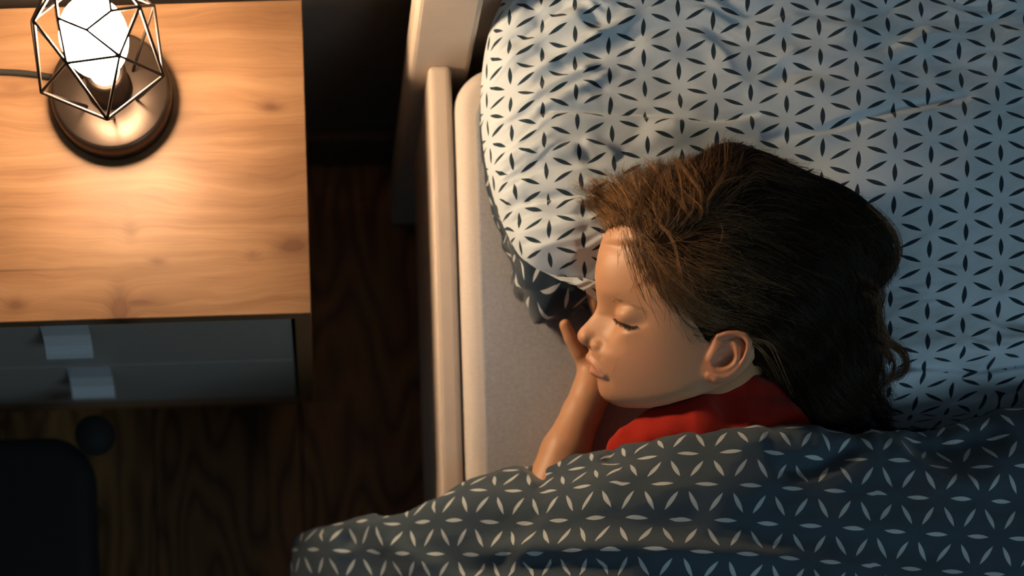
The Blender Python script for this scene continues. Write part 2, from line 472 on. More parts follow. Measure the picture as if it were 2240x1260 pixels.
MZ = 0.447
MX0 = PX(1001, 600, 0.43); MX1 = BX1 - (RX1 - RX0) - 0.006
def rounded_mattress(x0, x1, y0, y1, z0, z1, rc, re):
    n = 10
    out = []
    corners = [(x1 - rc, y1 - rc, 0), (x0 + rc, y1 - rc, 90), (x0 + rc, y0 + rc, 180), (x1 - rc, y0 + rc, 270)]
    base_ = []
    for cx, cy, a0 in corners:
        for k in range(n + 1):
            a = math.radians(a0 + 90 * k / n); base_.append((cx, cy, math.cos(a), math.sin(a)))
    for k in range(9):
        a = math.pi / 2 * k / 8
        out.append([(cx + (rc - re + re * math.sin(a) ) * c, cy + (rc - re + re * math.sin(a)) * s, z0 + re - re * math.cos(a)) for cx, cy, c, s in base_])
    for k in range(9):
        a = math.pi / 2 * k / 8
        out.append([(cx + (rc - re + re * math.cos(a)) * c, cy + (rc - re + re * math.cos(a)) * s, z1 - re + re * math.sin(a)) for cx, cy, c, s in base_])
    V = np.array(out).reshape(-1, 3); m = len(base_)
    bm = bmesh.new(); vs = [bm.verts.new(v) for v in V]
    for i in range(len(out) - 1):
        for j in range(m):
            k = (j + 1) % m; bm.faces.new((vs[i*m+j], vs[i*m+k], vs[(i+1)*m+k], vs[(i+1)*m+j]))
    bm.faces.new([vs[j] for j in range(m)][::-1]); bm.faces.new([vs[(len(out)-1)*m + j] for j in range(m)])
    return bm
mt = empty('mattress', (MX0 + 0.4, HY - 0.9, 0.25))
bm_obj('border', rounded_mattress(MX0, MX1, HY - 1.84, HY - 0.003, 0.25, MZ - 0.0012, 0.045, 0.017), paint('mattress_ticking', (0.66, 0.60, 0.55), 0.9, bump=0.1, scale=400), mt, True)
bm_obj('sheet_top', rounded_mattress(MX0 + 0.0195, MX1 - 0.0165, HY - 1.822, HY - 0.022, MZ - 0.030, MZ, 0.04, 0.004), M_sheet, mt, True)
tag(mt, 'mattress with pale smooth border and fuzzy grey top sheet, lying in the bed frame', 'mattress')

# ---------------------------------------------------------------- black stool at the lower left
SZ = 0.26
sx1 = PX(204, 1150, SZ); sy1 = PY(100, 950, SZ)
stool = empty('stool', (sx1 - 0.16, sy1 - 0.16, 0))
tag(stool, 'black padded seat with a round corner knob on the dark floor below the nightstand', 'stool')
bm = rounded_mattress(sx1 - 0.32, sx1, sy1 - 0.32, sy1, SZ - 0.06, SZ, 0.05, 0.022)
bm_obj('seat', bm, M_black, stool, True)
for x in (sx1 - 0.28, sx1 - 0.04):
    for y in (sy1 - 0.28, sy1 - 0.04):
        lathe('leg', [(0, 0), (0.010, 0), (0.014, SZ - 0.06), (0, SZ - 0.06)], (x, y, 0), M_black, stool, 16)
kx, ky, kz = P(205, 948, SZ + 0.01)
th = np.linspace(-math.pi / 2, math.pi / 2, 15)
lathe('knob', [(0.0225 * max(0, math.cos(a)), 0.0225 * math.sin(a)) for a in th], (kx, ky, SZ + 0.0), M_black, stool, 24)

# ---------------------------------------------------------------- cloth helpers
def coons(left, right, bottom, top, ns, nt):
    """grid [nt, ns, 3]; left/right run bottom->top, bottom/top run left->right"""
    Lc, Rc = catmull(left, nt), catmull(right, nt)
    Bc, Tc = catmull(bottom, ns), catmull(top, ns)
    s = np.linspace(0, 1, ns)[None, :, None]; t = np.linspace(0, 1, nt)[:, None, None]
    G = (1-s)*Lc[:, None] + s*Rc[:, None] + (1-t)*Bc[None] + t*Tc[None]
    G -= (1-s)*(1-t)*Bc[0] + s*(1-t)*Bc[-1] + (1-s)*t*Tc[0] + s*t*Tc[-1]
    return G
def dist_poly(x, y, line):
    """distance to a polyline and signed side (left of travel = +), fading nothing"""
    best = np.full(x.shape, 1e9); side = np.zeros(x.shape); par = np.zeros(x.shape)
    seg = np.linalg.norm(np.diff(line[:, :2], axis=0), axis=1); cum = np.concatenate([[0], np.cumsum(seg)]); tot = cum[-1]
    for i in range(len(line) - 1):
        a, b = line[i, :2], line[i+1, :2]; e = b - a; l2 = e @ e + 1e-12
        t = np.clip(((x - a[0])*e[0] + (y - a[1])*e[1]) / l2, 0, 1)
        dx, dy = x - a[0] - t*e[0], y - a[1] - t*e[1]
        dd = np.hypot(dx, dy); m = dd < best
        best = np.where(m, dd, best); side = np.where(m, np.sign(e[0]*dy - e[1]*dx), side); par = np.where(m, (cum[i] + t*seg[i]) / tot, par)
    return best, side, par
def fold(G, px, z, amp, width, kind='ridge', ends=0.2):
    line = catmull([P(u, v, z) for u, v in px], 24)
    dd, sd, par = dist_poly(G[..., 0], G[..., 1], line)
    taper = smooth(0, ends, par) * smooth(0, ends, 1 - par)
    if kind == 'ridge': return amp * taper * np.exp(-(dd / width)**2)
    if kind == 'step':                      # a step that is high on the left of travel, fading away
        x = dd * sd / width
        return amp * taper * (1 / (1 + np.exp(-np.clip(x * 3, -30, 30)))) * np.exp(-np.maximum(x, 0) / 4)
def flatten(G, step, rot=0.0, iters=3500):
    """lay the curved sheet out flat (springs) -> UV in metres"""
    ii = np.unique(np.concatenate([np.arange(0, G.shape[0], step), [G.shape[0]-1]])); jj = np.unique(np.concatenate([np.arange(0, G.shape[1], step), [G.shape[1]-1]]))
    C = G[np.ix_(ii, jj)]
    q = C[..., :2].copy()
    sl = [((slice(None), slice(None, -1)), (slice(None), slice(1, None)), 1.0), ((slice(None, -1), slice(None)), (slice(1, None), slice(None)), 1.0),
          ((slice(None, -1), slice(None, -1)), (slice(1, None), slice(1, None)), 0.7), ((slice(None, -1), slice(1, None)), (slice(1, None), slice(None, -1)), 0.7)]
    rest = [np.linalg.norm(C[b] - C[a], axis=-1) for a, b, w in sl]
    for it in range(iters):
        f = np.zeros_like(q)
        for (a, b, w), r in zip(sl, rest):
            e = q[b] - q[a]; l = np.sqrt((e*e).sum(-1)) + 1e-9
            g = e * (w * 0.5 * (1 - r / l))[..., None]
            f[a] += g; f[b] -= g
        q += 0.28 * f
    # bilinear up
    def up(A, idx, n, ax):
        x = np.arange(n); k = np.clip(np.searchsorted(idx, x, side='right') - 1, 0, len(idx) - 2)
        w = (x - idx[k]) / (idx[k+1] - idx[k])
        A0, A1 = np.take(A, k, ax), np.take(A, k+1, ax)
        sh = [1, 1, 1]; sh[ax] = n
        return A0 * (1 - w).reshape(sh) + A1 * w.reshape(sh)
    q = up(up(q, ii, G.shape[0], 0), jj, G.shape[1], 1)
    return q
def grid_faces(nt, ns, off=0):
    i, j = np.meshgrid(np.arange(nt-1), np.arange(ns-1), indexing='ij')
    a = off + i*ns + j
    return np.stack([a, a+1, a+ns+1, a+ns], -1).reshape(-1, 4)
def tps(pts, val, lam=1e-6):
    pts = np.asarray(pts)[:, :2]; n = len(pts)
    r = np.linalg.norm(pts[:, None] - pts[None], axis=-1); K = np.where(r > 0, r*r*np.log(r + 1e-12), 0) + lam*np.eye(n)
    Q = np.hstack([np.ones((n, 1)), pts]); A = np.block([[K, Q], [Q.T, np.zeros((3, 3))]])
    w = np.linalg.solve(A, np.concatenate([val, np.zeros(3)]))
    def f(x, y):
        out = w[n] + w[n+1]*x + w[n+2]*y
        for k in range(n):
            r = np.hypot(x - pts[k, 0], y - pts[k, 1]); out = out + w[k]*np.where(r > 0, r*r*np.log(r + 1e-12), 0)
        return out
    return f

# ---------------------------------------------------------------- pillow
def build_pillow():
    zs = 0.485
    left = [P(1330, 640, 0.495), P(1285, 612, 0.505), P(1205, 600, 0.505), P(1140, 566, 0.497), P(1095, 480, 0.487), P(1066, 380, zs), P(1052, 270, zs), P(1054, 160, .487), P(1070, 70, .492), P(1098, 0, .502)]
    bottom = [P(1330, 640, 0.495), P(1480, 800, 0.49), P(1700, 905, 0.485), P(1950, 935, 0.48), P(2240, 930, 0.48), P(2560, 900, 0.48)]
    ty = HY + 0.030
    tl = P(1098, 0, .502); tl[1] = min(tl[1], ty); left[-1] = tl
    top = [tl, np.array([tl[0] + 0.03, ty, .530]), np.array([tl[0] + 0.09, ty, .556]), np.array([tl[0] + 0.25, ty, .566]), np.array([tl[0] + 0.42, ty, .566]), np.array([tl[0] + 0.60, ty, .545])]
    right = [P(2560, 900, 0.48), np.array([tl[0] + 0.64, 0.52, .50]), np.array([tl[0] + 0.63, 0.66, .52]), top[-1]]
    ns, nt = 330, 280
    G = coons(left, right, bottom, top, ns, nt)
    X, Y = G[..., 0], G[..., 1]
    bl = np.concatenate([G[:, 0], G[-1], G[::-1, -1], G[0, ::-1]])[::4]
    dd, _, _ = dist_poly(X, Y, bl)
    r = 0.115
    q = np.clip(dd / r, 0, 1)
    dome = np.sqrt(np.maximum(0, 1 - (1 - q)**2.2))
    hc = P(1640, 640, 0.53)
    hx, hy = X - hc[0], Y - hc[1]
    press = np.exp(-((hx / 0.112)**2 + (hy / 0.10)**2)**1.3)
    rise = smooth(PX(1060, 300, .5), PX(1900, 300, .5), X)
    z = G[..., 2] + np.maximum(0.533 + 0.032 * rise - G[..., 2], 0.012) * dome - 0.058 * press * smooth(0, 0.06, dd)
    # hollow where the pillow falls towards the headboard, and a fuller middle
    z += 0.014 * np.exp(-(((X - P(1950, 420, .54)[0]) / 0.16)**2 + ((Y - P(1950, 420, .54)[1]) / 0.11)**2))
    z += 0.013 * np.exp(-(((X - PX(1345, 500, .54)) / 0.045)**2 + ((Y - PY(1345, 500, .54)) / 0.040)**2)) * smooth(0, 0.05, dd)
    pz = 0.545
    edge = np.exp(-dd / 0.062)
    z += fold(G, [(1120, 232), (1250, 232), (1400, 246), (1560, 268), (1680, 256)], pz, -0.0065, 0.0032, ends=0.15)
    z += fold(G, [(1130, 248), (1260, 250), (1420, 268), (1560, 286), (1660, 276)], pz, 0.0035, 0.009, ends=0.2)
    z += fold(G, [(1150, 212), (1260, 214), (1420, 226), (1560, 244)], pz, 0.003, 0.007)
    z += fold(G, [(1150, 414), (1220, 416), (1310, 414)], pz, -0.007, 0.0036, ends=0.15)
    z += fold(G, [(1150, 428), (1220, 434), (1320, 430)], pz, 0.005, 0.007)
    z += fold(G, [(1110, 165), (1230, 112), (1330, 66), (1430, 12)], pz, 0.0065, 0.0055, ends=0.3)
    z += fold(G, [(1110, 190), (1240, 142), (1350, 92), (1450, 40)], pz, -0.004, 0.007, ends=0.3)
    z += fold(G, [(1100, 120), (1200, 60), (1320, 5)], pz, 0.004, 0.007)
    z += fold(G, [(1120, 90), (1190, 40), (1260, -10)], pz, -0.004, 0.006)
    z += fold(G, [(1130, 262), (1230, 205), (1360, 150)], pz, 0.004, 0.005)
    z += fold(G, [(1100, 236), (1200, 180), (1320, 128)], pz, 0.004, 0.0055)
    z += fold(G, [(1090, 320), (1180, 312), (1290, 322)], pz, 0.0035, 0.006)
    z += fold(G, [(1090, 352), (1200, 352), (1330, 340), (1400, 352)], pz, -0.003, 0.006)
    z += fold(G, [(1270, 305), (1320, 318), (1360, 345)], pz, 0.003, 0.006)
    z += fold(G, [(1110, 480), (1200, 470), (1290, 490)], pz, 0.003, 0.010)
    z += fold(G, [(1140, 540), (1210, 530), (1290, 545)], pz, 0.0035, 0.009)
    z += fold(G, [(1150, 575), (1220, 580), (1290, 590)], pz, -0.003, 0.006)
    z += fold(G, [(1640, 318), (1800, 302), (1940, 268), (2120, 232)], pz, -0.0040, 0.0042)
    z += fold(G, [(1640, 336), (1800, 322), (1960, 288), (2120, 252)], pz, 0.0010, 0.010)
    z += fold(G, [(1380, 300), (1500, 288), (1590, 296), (1700, 312)], pz, 0.004, 0.010)
    z += fold(G, [(1540, 168), (1700, 176), (1900, 164), (2200, 176)], pz, -0.0025, 0.010)
    z += fold(G, [(1900, 632), (2010, 664), (2140, 700), (2300, 690)], pz, -0.004, 0.012)
    z += fold(G, [(1930, 800), (2060, 800), (2150, 802), (2320, 780)], pz, -0.011, 0.0055, ends=0.1)
    z += fold(G, [(1930, 775), (2060, 772), (2150, 774), (2320, 752)], pz, 0.006, 0.012, ends=0.1)
    z += fold(G, [(1960, 838), (2070, 832), (2160, 850), (2300, 840)], pz, -0.006, 0.008)
    # fine gathers that run in from the left edge, and slack everywhere
    arc = (Y - hc[1])
    z += edge * smooth(0, 0.010, dd) * 0.0075 * fbm(X * 9 + 3, Y * 62 + 2.5*fbm(X*12, Y*12, 3.1, 2), 0.7, 3)
    z += 0.0022 * fbm(X * 16, Y * 26, 5.5, 4) * smooth(0, 0.03, dd) + 0.0010 * fbm(X * 55, Y * 75, 9.5, 2) * edge
    G[..., 2] = z
    uv = flatten(G, 5)
    pil = empty('pillow', tuple(P(1800, 400, 0.0)[:2]) + (0.447,))
    tag(pil, 'plump pillow with pale case printed in dark petal stars, navy on its reverse', 'pillow')
    me = np_mesh('case_front', G.reshape(-1, 3), grid_faces(nt, ns)); set_uv(me, uv.reshape(-1, 2))
    o = link('case_front', me, M_pil_front); keep_parent(o, pil); o.matrix_parent_inverse = Matrix.Translation(-Vector(pil.location))
    o['label'] = 'pale front of the pillowcase with dark petal stars'
    # reverse side: from the seam it bulges out and tucks under
    B = np.concatenate([G[:0:-1, 0], G[0, :-1], G[:-1, -1], G[-1, :0:-1]])      # runs round the seam
    B = B[::3]
    n = len(B)
    tan = np.roll(B, -1, 0) - np.roll(B, 1, 0); out = np.stack([tan[:, 1], -tan[:, 0]], -1); out /= np.linalg.norm(out, axis=1)[:, None] + 1e-9
    for _ in range(12): out = (np.roll(out, 1, 0) + out + np.roll(out, -1, 0)) / 3
    out /= np.linalg.norm(out, axis=1)[:, None] + 1e-9
    cc = P(1208, 635, .46); dcor = np.hypot(B[:, 0] - cc[0], B[:, 1] - cc[1])
    bul = -0.006 + 0.040 * np.exp(-(dcor / 0.036)**2)
    rows = []; K = 26
    sarc = np.concatenate([[0], np.cumsum(np.linalg.norm(np.diff(B, axis=0), axis=1))])
    for k in range(K):
        t_ = k / (K - 1)
        z_ = B[:, 2] + (MZ + 0.0025 - B[:, 2]) * smooth(0, 0.72, np.full(n, t_)) 
        off = bul * np.sin(np.clip(t_ / 0.80, 0, 1) * np.pi)**0.8 - 0.05 * smooth(0.70, 1.0, np.full(n, t_))
        wr = 0.0045 * np.sin(sarc * 210 + 5 * t_ + 2.2*fbm(sarc * 30, t_ * 3.0, 1.0, 2)) * np.sin(np.pi * t_) * np.exp(-(dcor / 0.08)**2)
        zw = 0.006 * fbm(sarc * 45 + 9, np.full(n, t_ * 7), 2.0, 2) * np.sin(np.pi * t_)
        rows.append(np.stack([B[:, 0] + out[:, 0]*(off + wr), B[:, 1] + out[:, 1]*(off + wr), np.maximum(z_ + zw * np.exp(-(dcor / 0.09)**2), MZ + 0.002)], -1))
    R = np.array(rows)
    V = R.reshape(-1, 3)
    j = np.arange(n); jn = (j + 1) % n
    Fc = np.concatenate([np.stack([k*n + j, (k+1)*n + j, (k+1)*n + jn, k*n + jn], -1) for k in range(K-1)])
    uvb = np.stack([np.broadcast_to(sarc, (K, n)), np.broadcast_to(np.linspace(0, 0.09, K)[:, None], (K, n))], -1).reshape(-1, 2)
    me = np_mesh('case_back', V, Fc); set_uv(me, uvb)
    o = link('case_back', me, M_pil_back); keep_parent(o, pil)
    o['label'] = 'navy reverse of the pillowcase with white petals'
    return G
PIL = build_pillow()
# height of the pillow for things that lie on it
_gx = np.linspace(PIL[..., 0].min(), PIL[..., 0].max(), 200); _gy = np.linspace(PIL[..., 1].min(), PIL[..., 1].max(), 200)
PH = np.full((200, 200), MZ)
_ix = np.clip(np.round((PIL[..., 0] - _gx[0]) / (_gx[1]-_gx[0])).astype(int), 0, 199); _iy = np.clip(np.round((PIL[..., 1] - _gy[0]) / (_gy[1]-_gy[0])).astype(int), 0, 199)
np.maximum.at(PH, (_ix.ravel(), _iy.ravel()), PIL[..., 2].ravel())
def pillow_z(x, y):
    i = np.clip(np.round((x - _gx[0]) / (_gx[1]-_gx[0])).astype(int), 0, 199); j = np.clip(np.round((y - _gy[0]) / (_gy[1]-_gy[0])).astype(int), 0, 199)
    return PH[i, j]

# ---------------------------------------------------------------- duvet
def build_duvet():
    hem = [(641, 1172, .355), (668, 1160, .37), (720, 1143, .39), (775, 1128, .41), (818, 1112, .43), (850, 1120, .44), (900, 1108, .455), (960, 1075, .470), (1020, 1045, .478), (1080, 1028, .482), (1130, 1014, .488), (1180, 1012, .490), (1205, 1002, .495),
           (1260, 990, .51), (1320, 972, .53), (1350, 972, .54), (1375, 960, .55), (1430, 950, .56), (1480, 934, .565), (1560, 930, .578), (1640, 921, .588), (1750, 922, .595), (1860, 936, .592), (1900, 938, .588), (1920, 930, .588), (2000, 932, .582), (2080, 920, .58), (2160, 905, .58), (2240, 880, .58), (2420, 850, .57), (2580, 840, .56)]
    top = [P(u, v, z) for u, v, z in hem]
    left = [P(560, 2300, .28), P(600, 1720, .30), P(615, 1500, .32), P(628, 1330, .34), P(634, 1240, .35), top[0]]
    right = [P(2620, 2300, .52), P(2600, 1720, .55), P(2590, 1300, .56), top[-1]]
    bottom = [P(560, 2300, .28), P(960, 2300, .46), P(1500, 2300, .56), P(2100, 2300, .55), P(2620, 2300, .52)]
    ns, nt = 430, 330
    G = coons(left, right, bottom, top, ns, nt)
    X, Y = G[..., 0], G[..., 1]
    cps = list(hem) + [(640, 1300, .345), (625, 1500, .33), (600, 1720, .30), (760, 1260, .395), (850, 1250, .425), (900, 1180, .455), (950, 1260, .462), (1000, 1120, .487), (1050, 1200, .50), (1150, 1100, .52), (1200, 1240, .545),
           (1300, 1080, .568), (1400, 1180, .594), (1500, 1050, .598), (1600, 1000, .602), (1700, 1100, .606), (1600, 1250, .606), (1900, 1050, .602), (2000, 1200, .598), (2200, 1000, .592), (2240, 1250, .588),
           (960, 1720, .47), (1500, 1720, .60), (2100, 1720, .585), (2480, 1720, .56), (1800, 1450, .605), (1200, 1450, .55), (800, 1450, .40), (560, 2300, .28), (960, 2300, .465), (1500, 2300, .57), (2100, 2300, .56), (2620, 2300, .52), (2600, 1500, .55)]
    pts = np.array([P(u, v, z) for u, v, z in cps]); f = tps(pts, pts[:, 2], 1e-5)
    z = f(X, Y)
    zz = 0.55
    z += fold(G, [(812, 1100), (850, 1165), (910, 1210), (985, 1250), (1080, 1310)], .44, -0.012, 0.014, 'step', ends=0.1)
    z += fold(G, [(806, 1110), (840, 1175), (900, 1222), (980, 1264), (1070, 1320)], .44, 0.007, 0.012, ends=0.1)
    z += fold(G, [(1000, 1188), (1120, 1190), (1260, 1205), (1420, 1222), (1560, 1236), (1750, 1245)], zz, 0.010, 0.012, ends=0.2)
    z += fold(G, [(950, 1222), (1080, 1228), (1240, 1240), (1400, 1256)], zz, -0.008, 0.012)
    z += fold(G, [(1040, 1150), (1200, 1150), (1380, 1165), (1550, 1150)], zz, -0.006, 0.016)
    z += fold(G, [(980, 1095), (1120, 1080), (1260, 1065), (1400, 1060)], .52, 0.006, 0.016)
    z += fold(G, [(1130, 1055), (1280, 1035), (1400, 1010)], .52, -0.005, 0.010)
    z += fold(G, [(1170, 1010), (1180, 1030), (1200, 1060)], .50, -0.010, 0.005, ends=0.3)
    z += fold(G, [(1128, 1014), (1150, 1040), (1170, 1080)], .50, 0.006, 0.006, ends=0.3)
    z += fold(G, [(1350, 965), (1345, 990), (1330, 1020)], .55, -0.007, 0.006, ends=0.3)
    z += fold(G, [(1900, 940), (1880, 970), (1800, 1010), (1700, 1020)], .62, -0.010, 0.010, ends=0.2)
    z += fold(G, [(1980, 950), (2060, 975), (2160, 960), (2240, 930)], .60, -0.010, 0.012, ends=0.2)
    z += fold(G, [(1930, 935), (2010, 1000), (2110, 1050), (2240, 1040)], .61, 0.007, 0.012, ends=0.2)
    z += fold(G, [(1620, 1175), (1800, 1165), (2000, 1180), (2200, 1220)], .65, -0.006, 0.014, ends=0.2)
    z += fold(G, [(690, 1150), (720, 1200), (740, 1260), (745, 1330)], .38, 0.008, 0.012, ends=0.2)
    z += fold(G, [(745, 1150), (790, 1210), (840, 1260), (880, 1330)], .40, -0.008, 0.010, ends=0.2)
    z += fold(G, [(760, 1180), (815, 1240), (870, 1290)], .40, 0.006, 0.010, ends=0.2)
    hb = np.concatenate([G[:, 0], G[-1, :]])[::3]
    dd, _, _ = dist_poly(X, Y, hb)
    z += 0.0035 * fbm(X * 14, Y * 26, 4.2, 3) + 0.0012 * fbm(X * 60, Y * 60, 1.2, 2) * np.exp(-dd / 0.03)
    sc = np.exp(-dd / 0.022) * smooth(PX(1100, 1000, .5), PX(1300, 1000, .5), X)
    z += 0.0045 * sc * fbm(X * 75, Y * 14, 8.8, 2)
    G[..., 1] += 0.0030 * np.exp(-dd / 0.012) * fbm(X * 48, 0 * Y, 3.3, 2)
    r = 0.022
    q = np.clip(1 - dd / r, 0, 1)
    z += -r * (1 - np.sqrt(np.maximum(0, 1 - q**2))) * 0.75
    # small scallops pulled by the seam
    G[..., 2] = z
    uv = flatten(G, 7)
    # the hem turns under / hangs off the bed at its left end
    B = np.concatenate([G[:-1, 0], G[-1, :]]); UB = np.concatenate([uv[:-1, 0], uv[-1, :]])
    n = len(B)
    tan = np.gradient(B[:, :2], axis=0); inn = np.stack([tan[:, 1], -tan[:, 0]], -1); inn /= np.linalg.norm(inn, axis=1)[:, None] + 1e-9
    for _ in range(20): inn[1:-1] = (inn[2:] + inn[1:-1] + inn[:-2]) / 3
    inn /= np.linalg.norm(inn, axis=1)[:, None]
    rx = PX(930, 1100, 0.45)
    over = smooth(rx + 0.03, rx - 0.06, B[:, 0]) if False else np.clip((rx + 0.02 - B[:, 0]) / 0.08, 0, 1)
    rows = []; ur = []
    for k in range(1, 13):
        t_ = k / 12
        under_in = 0.07 * t_**1.5; under_z = -0.040 * np.sin(min(1, t_ * 1.4) * np.pi / 2)
        hang_z = -0.20 * t_; hang_in = 0.010 + 0.012 * np.sin(t_ * 6 + B[:, 1] * 60)
        oz = under_z * (1 - over) + hang_z * over; oi = under_in * (1 - over) + hang_in * over * min(1, t_ * 4)
        p = np.stack([B[:, 0] + inn[:, 0] * oi, B[:, 1] + inn[:, 1] * oi, B[:, 2] + oz], -1)
        p[:, 2] = np.maximum(p[:, 2], np.where(B[:, 0] > rx + 0.02, MZ + 0.002, 0.05))
        rows.append(p); ur.append(UB - inn * (0.09 * t_ * (1 - over) + 0.2 * t_ * over)[:, None])
    V = np.concatenate([G.reshape(-1, 3)] + rows); UVs = np.concatenate([uv.reshape(-1, 2)] + ur)
    first = np.concatenate([np.arange(nt - 1) * ns, (nt - 1) * ns + np.arange(ns)])
    ids = [first] + [nt*ns + k*n + np.arange(n) for k in range(12)]
    Fr = [np.stack([a[:-1], b[:-1], b[1:], a[1:]], -1) for a, b in zip(ids[:-1], ids[1:])]
    me = np_mesh('duvet', V, np.concatenate([grid_faces(nt, ns)] + Fr)); set_uv(me, UVs)
    o = link('duvet', me, M_duvet)
    tag(o, 'navy duvet printed with white petal stars, pulled over the child and hanging off the bed', 'duvet')
    return G
DUV = build_duvet()
# ---------------------------------------------------------------- the sleeping child
# signed-distance sculpting: smooth unions of simple shapes, meshed by surface nets
def smin(a, b, k):
    h = np.clip(0.5 + 0.5 * (b - a) / k, 0, 1)
    return b + (a - b) * h - k * h * (1 - h)
def smax(a, b, k): return -smin(-a, -b, k)
def sd_ell(p, c, r, rot=0.0):
    q = p - c
    if rot:
        ca, sa = math.cos(rot), math.sin(rot)
        q = np.stack([q[:, 0]*ca + q[:, 1]*sa, -q[:, 0]*sa + q[:, 1]*ca, q[:, 2]], -1)
    r = np.asarray(r, float)
    k0 = np.sqrt(((q / r)**2).sum(-1)) + 1e-9; k1 = np.sqrt(((q / (r*r))**2).sum(-1)) + 1e-9
    return k0 * (k0 - 1) / k1
def sd_cap(p, a, b, ra, rb):
    pa = p - a; ba = b - a
    h = np.clip(pa @ ba / (ba @ ba + 1e-12), 0, 1)
    d_ = pa - h[:, None] * ba
    return np.sqrt((d_*d_).sum(-1)) - (ra + (rb - ra) * h)
def sd_chain(p, pts, rr, k=0.0):
    o = None
    for i in range(len(pts) - 1):
        e = sd_cap(p, pts[i], pts[i+1], rr[i], rr[i+1])
        o = e if o is None else (np.minimum(o, e) if k == 0 else smin(o, e, k))
    return o
def surface_nets(fn, lo, hi, h, B=14, slack=1.6, pad=0.004):
    lo = np.asarray(lo, float); nb = np.ceil((np.asarray(hi) - lo) / (h * B)).astype(int)
    bi = np.stack(np.meshgrid(*[np.arange(n) for n in nb], indexing='ij'), -1).reshape(-1, 3)
    cen = lo + (bi + 0.5) * h * B
    dc = np.concatenate([fn(c) for c in np.array_split(cen, max(1, len(cen) // 4000))])
    bi = bi[np.abs(dc) < h * B * 0.866 * slack + pad]
    g = np.stack(np.meshgrid(*[np.arange(B + 1)]*3, indexing='ij'), -1).reshape(-1, 3)
    N = nb * B + 2
    lin = lambda ijk: (ijk[..., 0].astype(np.int64) * N[1] + ijk[..., 1]) * N[2] + ijk[..., 2]
    cid, cpos, quads = [], [], []
    for b in bi:
        ijk = b * B + g
        v = fn(lo + ijk * h).reshape(B+1, B+1, B+1)
        s = v < 0
        if s.all() or not s.any(): continue
        c0 = s[:-1,:-1,:-1].astype(np.int8); tot = c0.copy()
        acc = np.zeros((B, B, B, 3)); cnt = np.zeros((B, B, B))
        corner = lambda i, j, k: (slice(i, B+i), slice(j, B+j), slice(k, B+k))
        for ax in range(3):
            for a in (0, 1):
                for c in (0, 1):
                    o0 = [0, 0, 0]; oth = [x for x in range(3) if x != ax]; o0[oth[0]] = a; o0[oth[1]] = c
                    o1 = list(o0); o1[ax] = 1
                    v0, v1 = v[corner(*o0)], v[corner(*o1)]
                    m = (v0 < 0) != (v1 < 0)
                    t = np.where(m, v0 / np.where(m, v0 - v1, 1), 0)
                    for x in range(3):
                        acc[..., x] += np.where(m, (o0[x] + (t if x == ax else 0)), 0)
                    cnt += m
        act = np.argwhere(cnt > 0)
        if len(act) == 0: continue
        cid.append(lin(b * B + act)); cpos.append(lo + (b * B + act + acc[tuple(act.T)] / cnt[tuple(act.T)][:, None]) * h)
        for ax in range(3):
            o1 = [0, 0, 0]; o1[ax] = 1
            v0, v1 = s[corner(0, 0, 0)], s[corner(*o1)]
            e = np.argwhere(v0 != v1)
            if len(e) == 0: continue
            flip = v0[tuple(e.T)]
            E = b * B + e
            u_, w_ = np.zeros(3, int), np.zeros(3, int); u_[(ax+1) % 3] = 1; w_[(ax+2) % 3] = 1
            q = np.stack([lin(E), lin(E - u_), lin(E - u_ - w_), lin(E - w_)], -1)
            q[~flip] = q[~flip][:, ::-1]
            ok = (E - u_ - w_ >= 0).all(1)
            quads.append(q[ok])
    cid = np.concatenate(cid); cpos = np.concatenate(cpos)
    o = np.argsort(cid); cid = cid[o]; cpos = cpos[o]
    Q = np.concatenate(quads)
    ix = np.clip(np.searchsorted(cid, Q), 0, len(cid) - 1)
    ok = (cid[ix] == Q).all(1)
    return cpos, ix[ok][:, ::-1]

# head frame: the side of the head faces up towards the camera
HCU, HCV, HCZ = 1500.0, 680.0, 0.566
HC = P(HCU, HCV, HCZ)
_L = np.array([0, 0, CAMZ]) - HC; _L /= np.linalg.norm(_L)
_E1 = np.array([CR, SR, 0.0]); _E1 = _E1 - (_E1 @ _L) * _L; _E1 /= np.linalg.norm(_E1)
_E2 = np.cross(_L, _E1)
S = (CAMZ - HCZ) / F * 0.97
def Hd(u, v, c=0.0):
    """head coordinates (back, crown, left ear; in S units) of the point seen at u, v that lies c to the side"""
    r = ray(np.asarray(u, float), np.asarray(v, float)); o = np.array([0, 0, CAMZ]) - HC
    t = (np.asarray(c, float) * S - o @ _L) / (r @ _L)
    x = o + r * t[..., None]
    return np.stack([x @ _E1, x @ _E2, x @ _L], -1) / S
def to_head(p): q = p - HC; return np.stack([q @ _E1, q @ _E2, q @ _L], -1) / S
def from_head(q): return HC + S * (q[..., 0:1] * _E1 + q[..., 1:2] * _E2 + q[..., 2:3] * _L)

PROF = np.array([(1332, 492), (1318, 520), (1309, 550), (1303, 582), (1301, 606), (1303, 630), (1306, 652), (1307, 664), (1305, 674), (1298, 687), (1284, 704), (1270, 718), (1264.5, 728), (1264, 735),
                 (1267, 743), (1276, 752), (1287, 760), (1289, 767), (1289, 776), (1294, 796), (1300, 815), (1307, 832), (1308, 848), (1313, 862), (1321, 874), (1333, 883)], float)
SIG = np.array([(480, 130), (600, 120), (635, 85), (655, 48), (672, 30), (690, 23), (712, 26), (735, 26), (752, 24), (762, 33), (776, 52), (800, 66), (832, 60), (860, 62), (890, 90)], float)
_T = Hd(PROF[:, 0], PROF[:, 1]); _o = np.argsort(_T[:, 1]); T_B, T_A = _T[_o, 1], _T[_o, 0]
_Sg = Hd(np.full(len(SIG), 1300.0), SIG[:, 0]); _o = np.argsort(_Sg[:, 1]); SG_B, SG_V = _Sg[_o, 1], SIG[_o, 1]

C_CRAN = Hd(1546, 600)
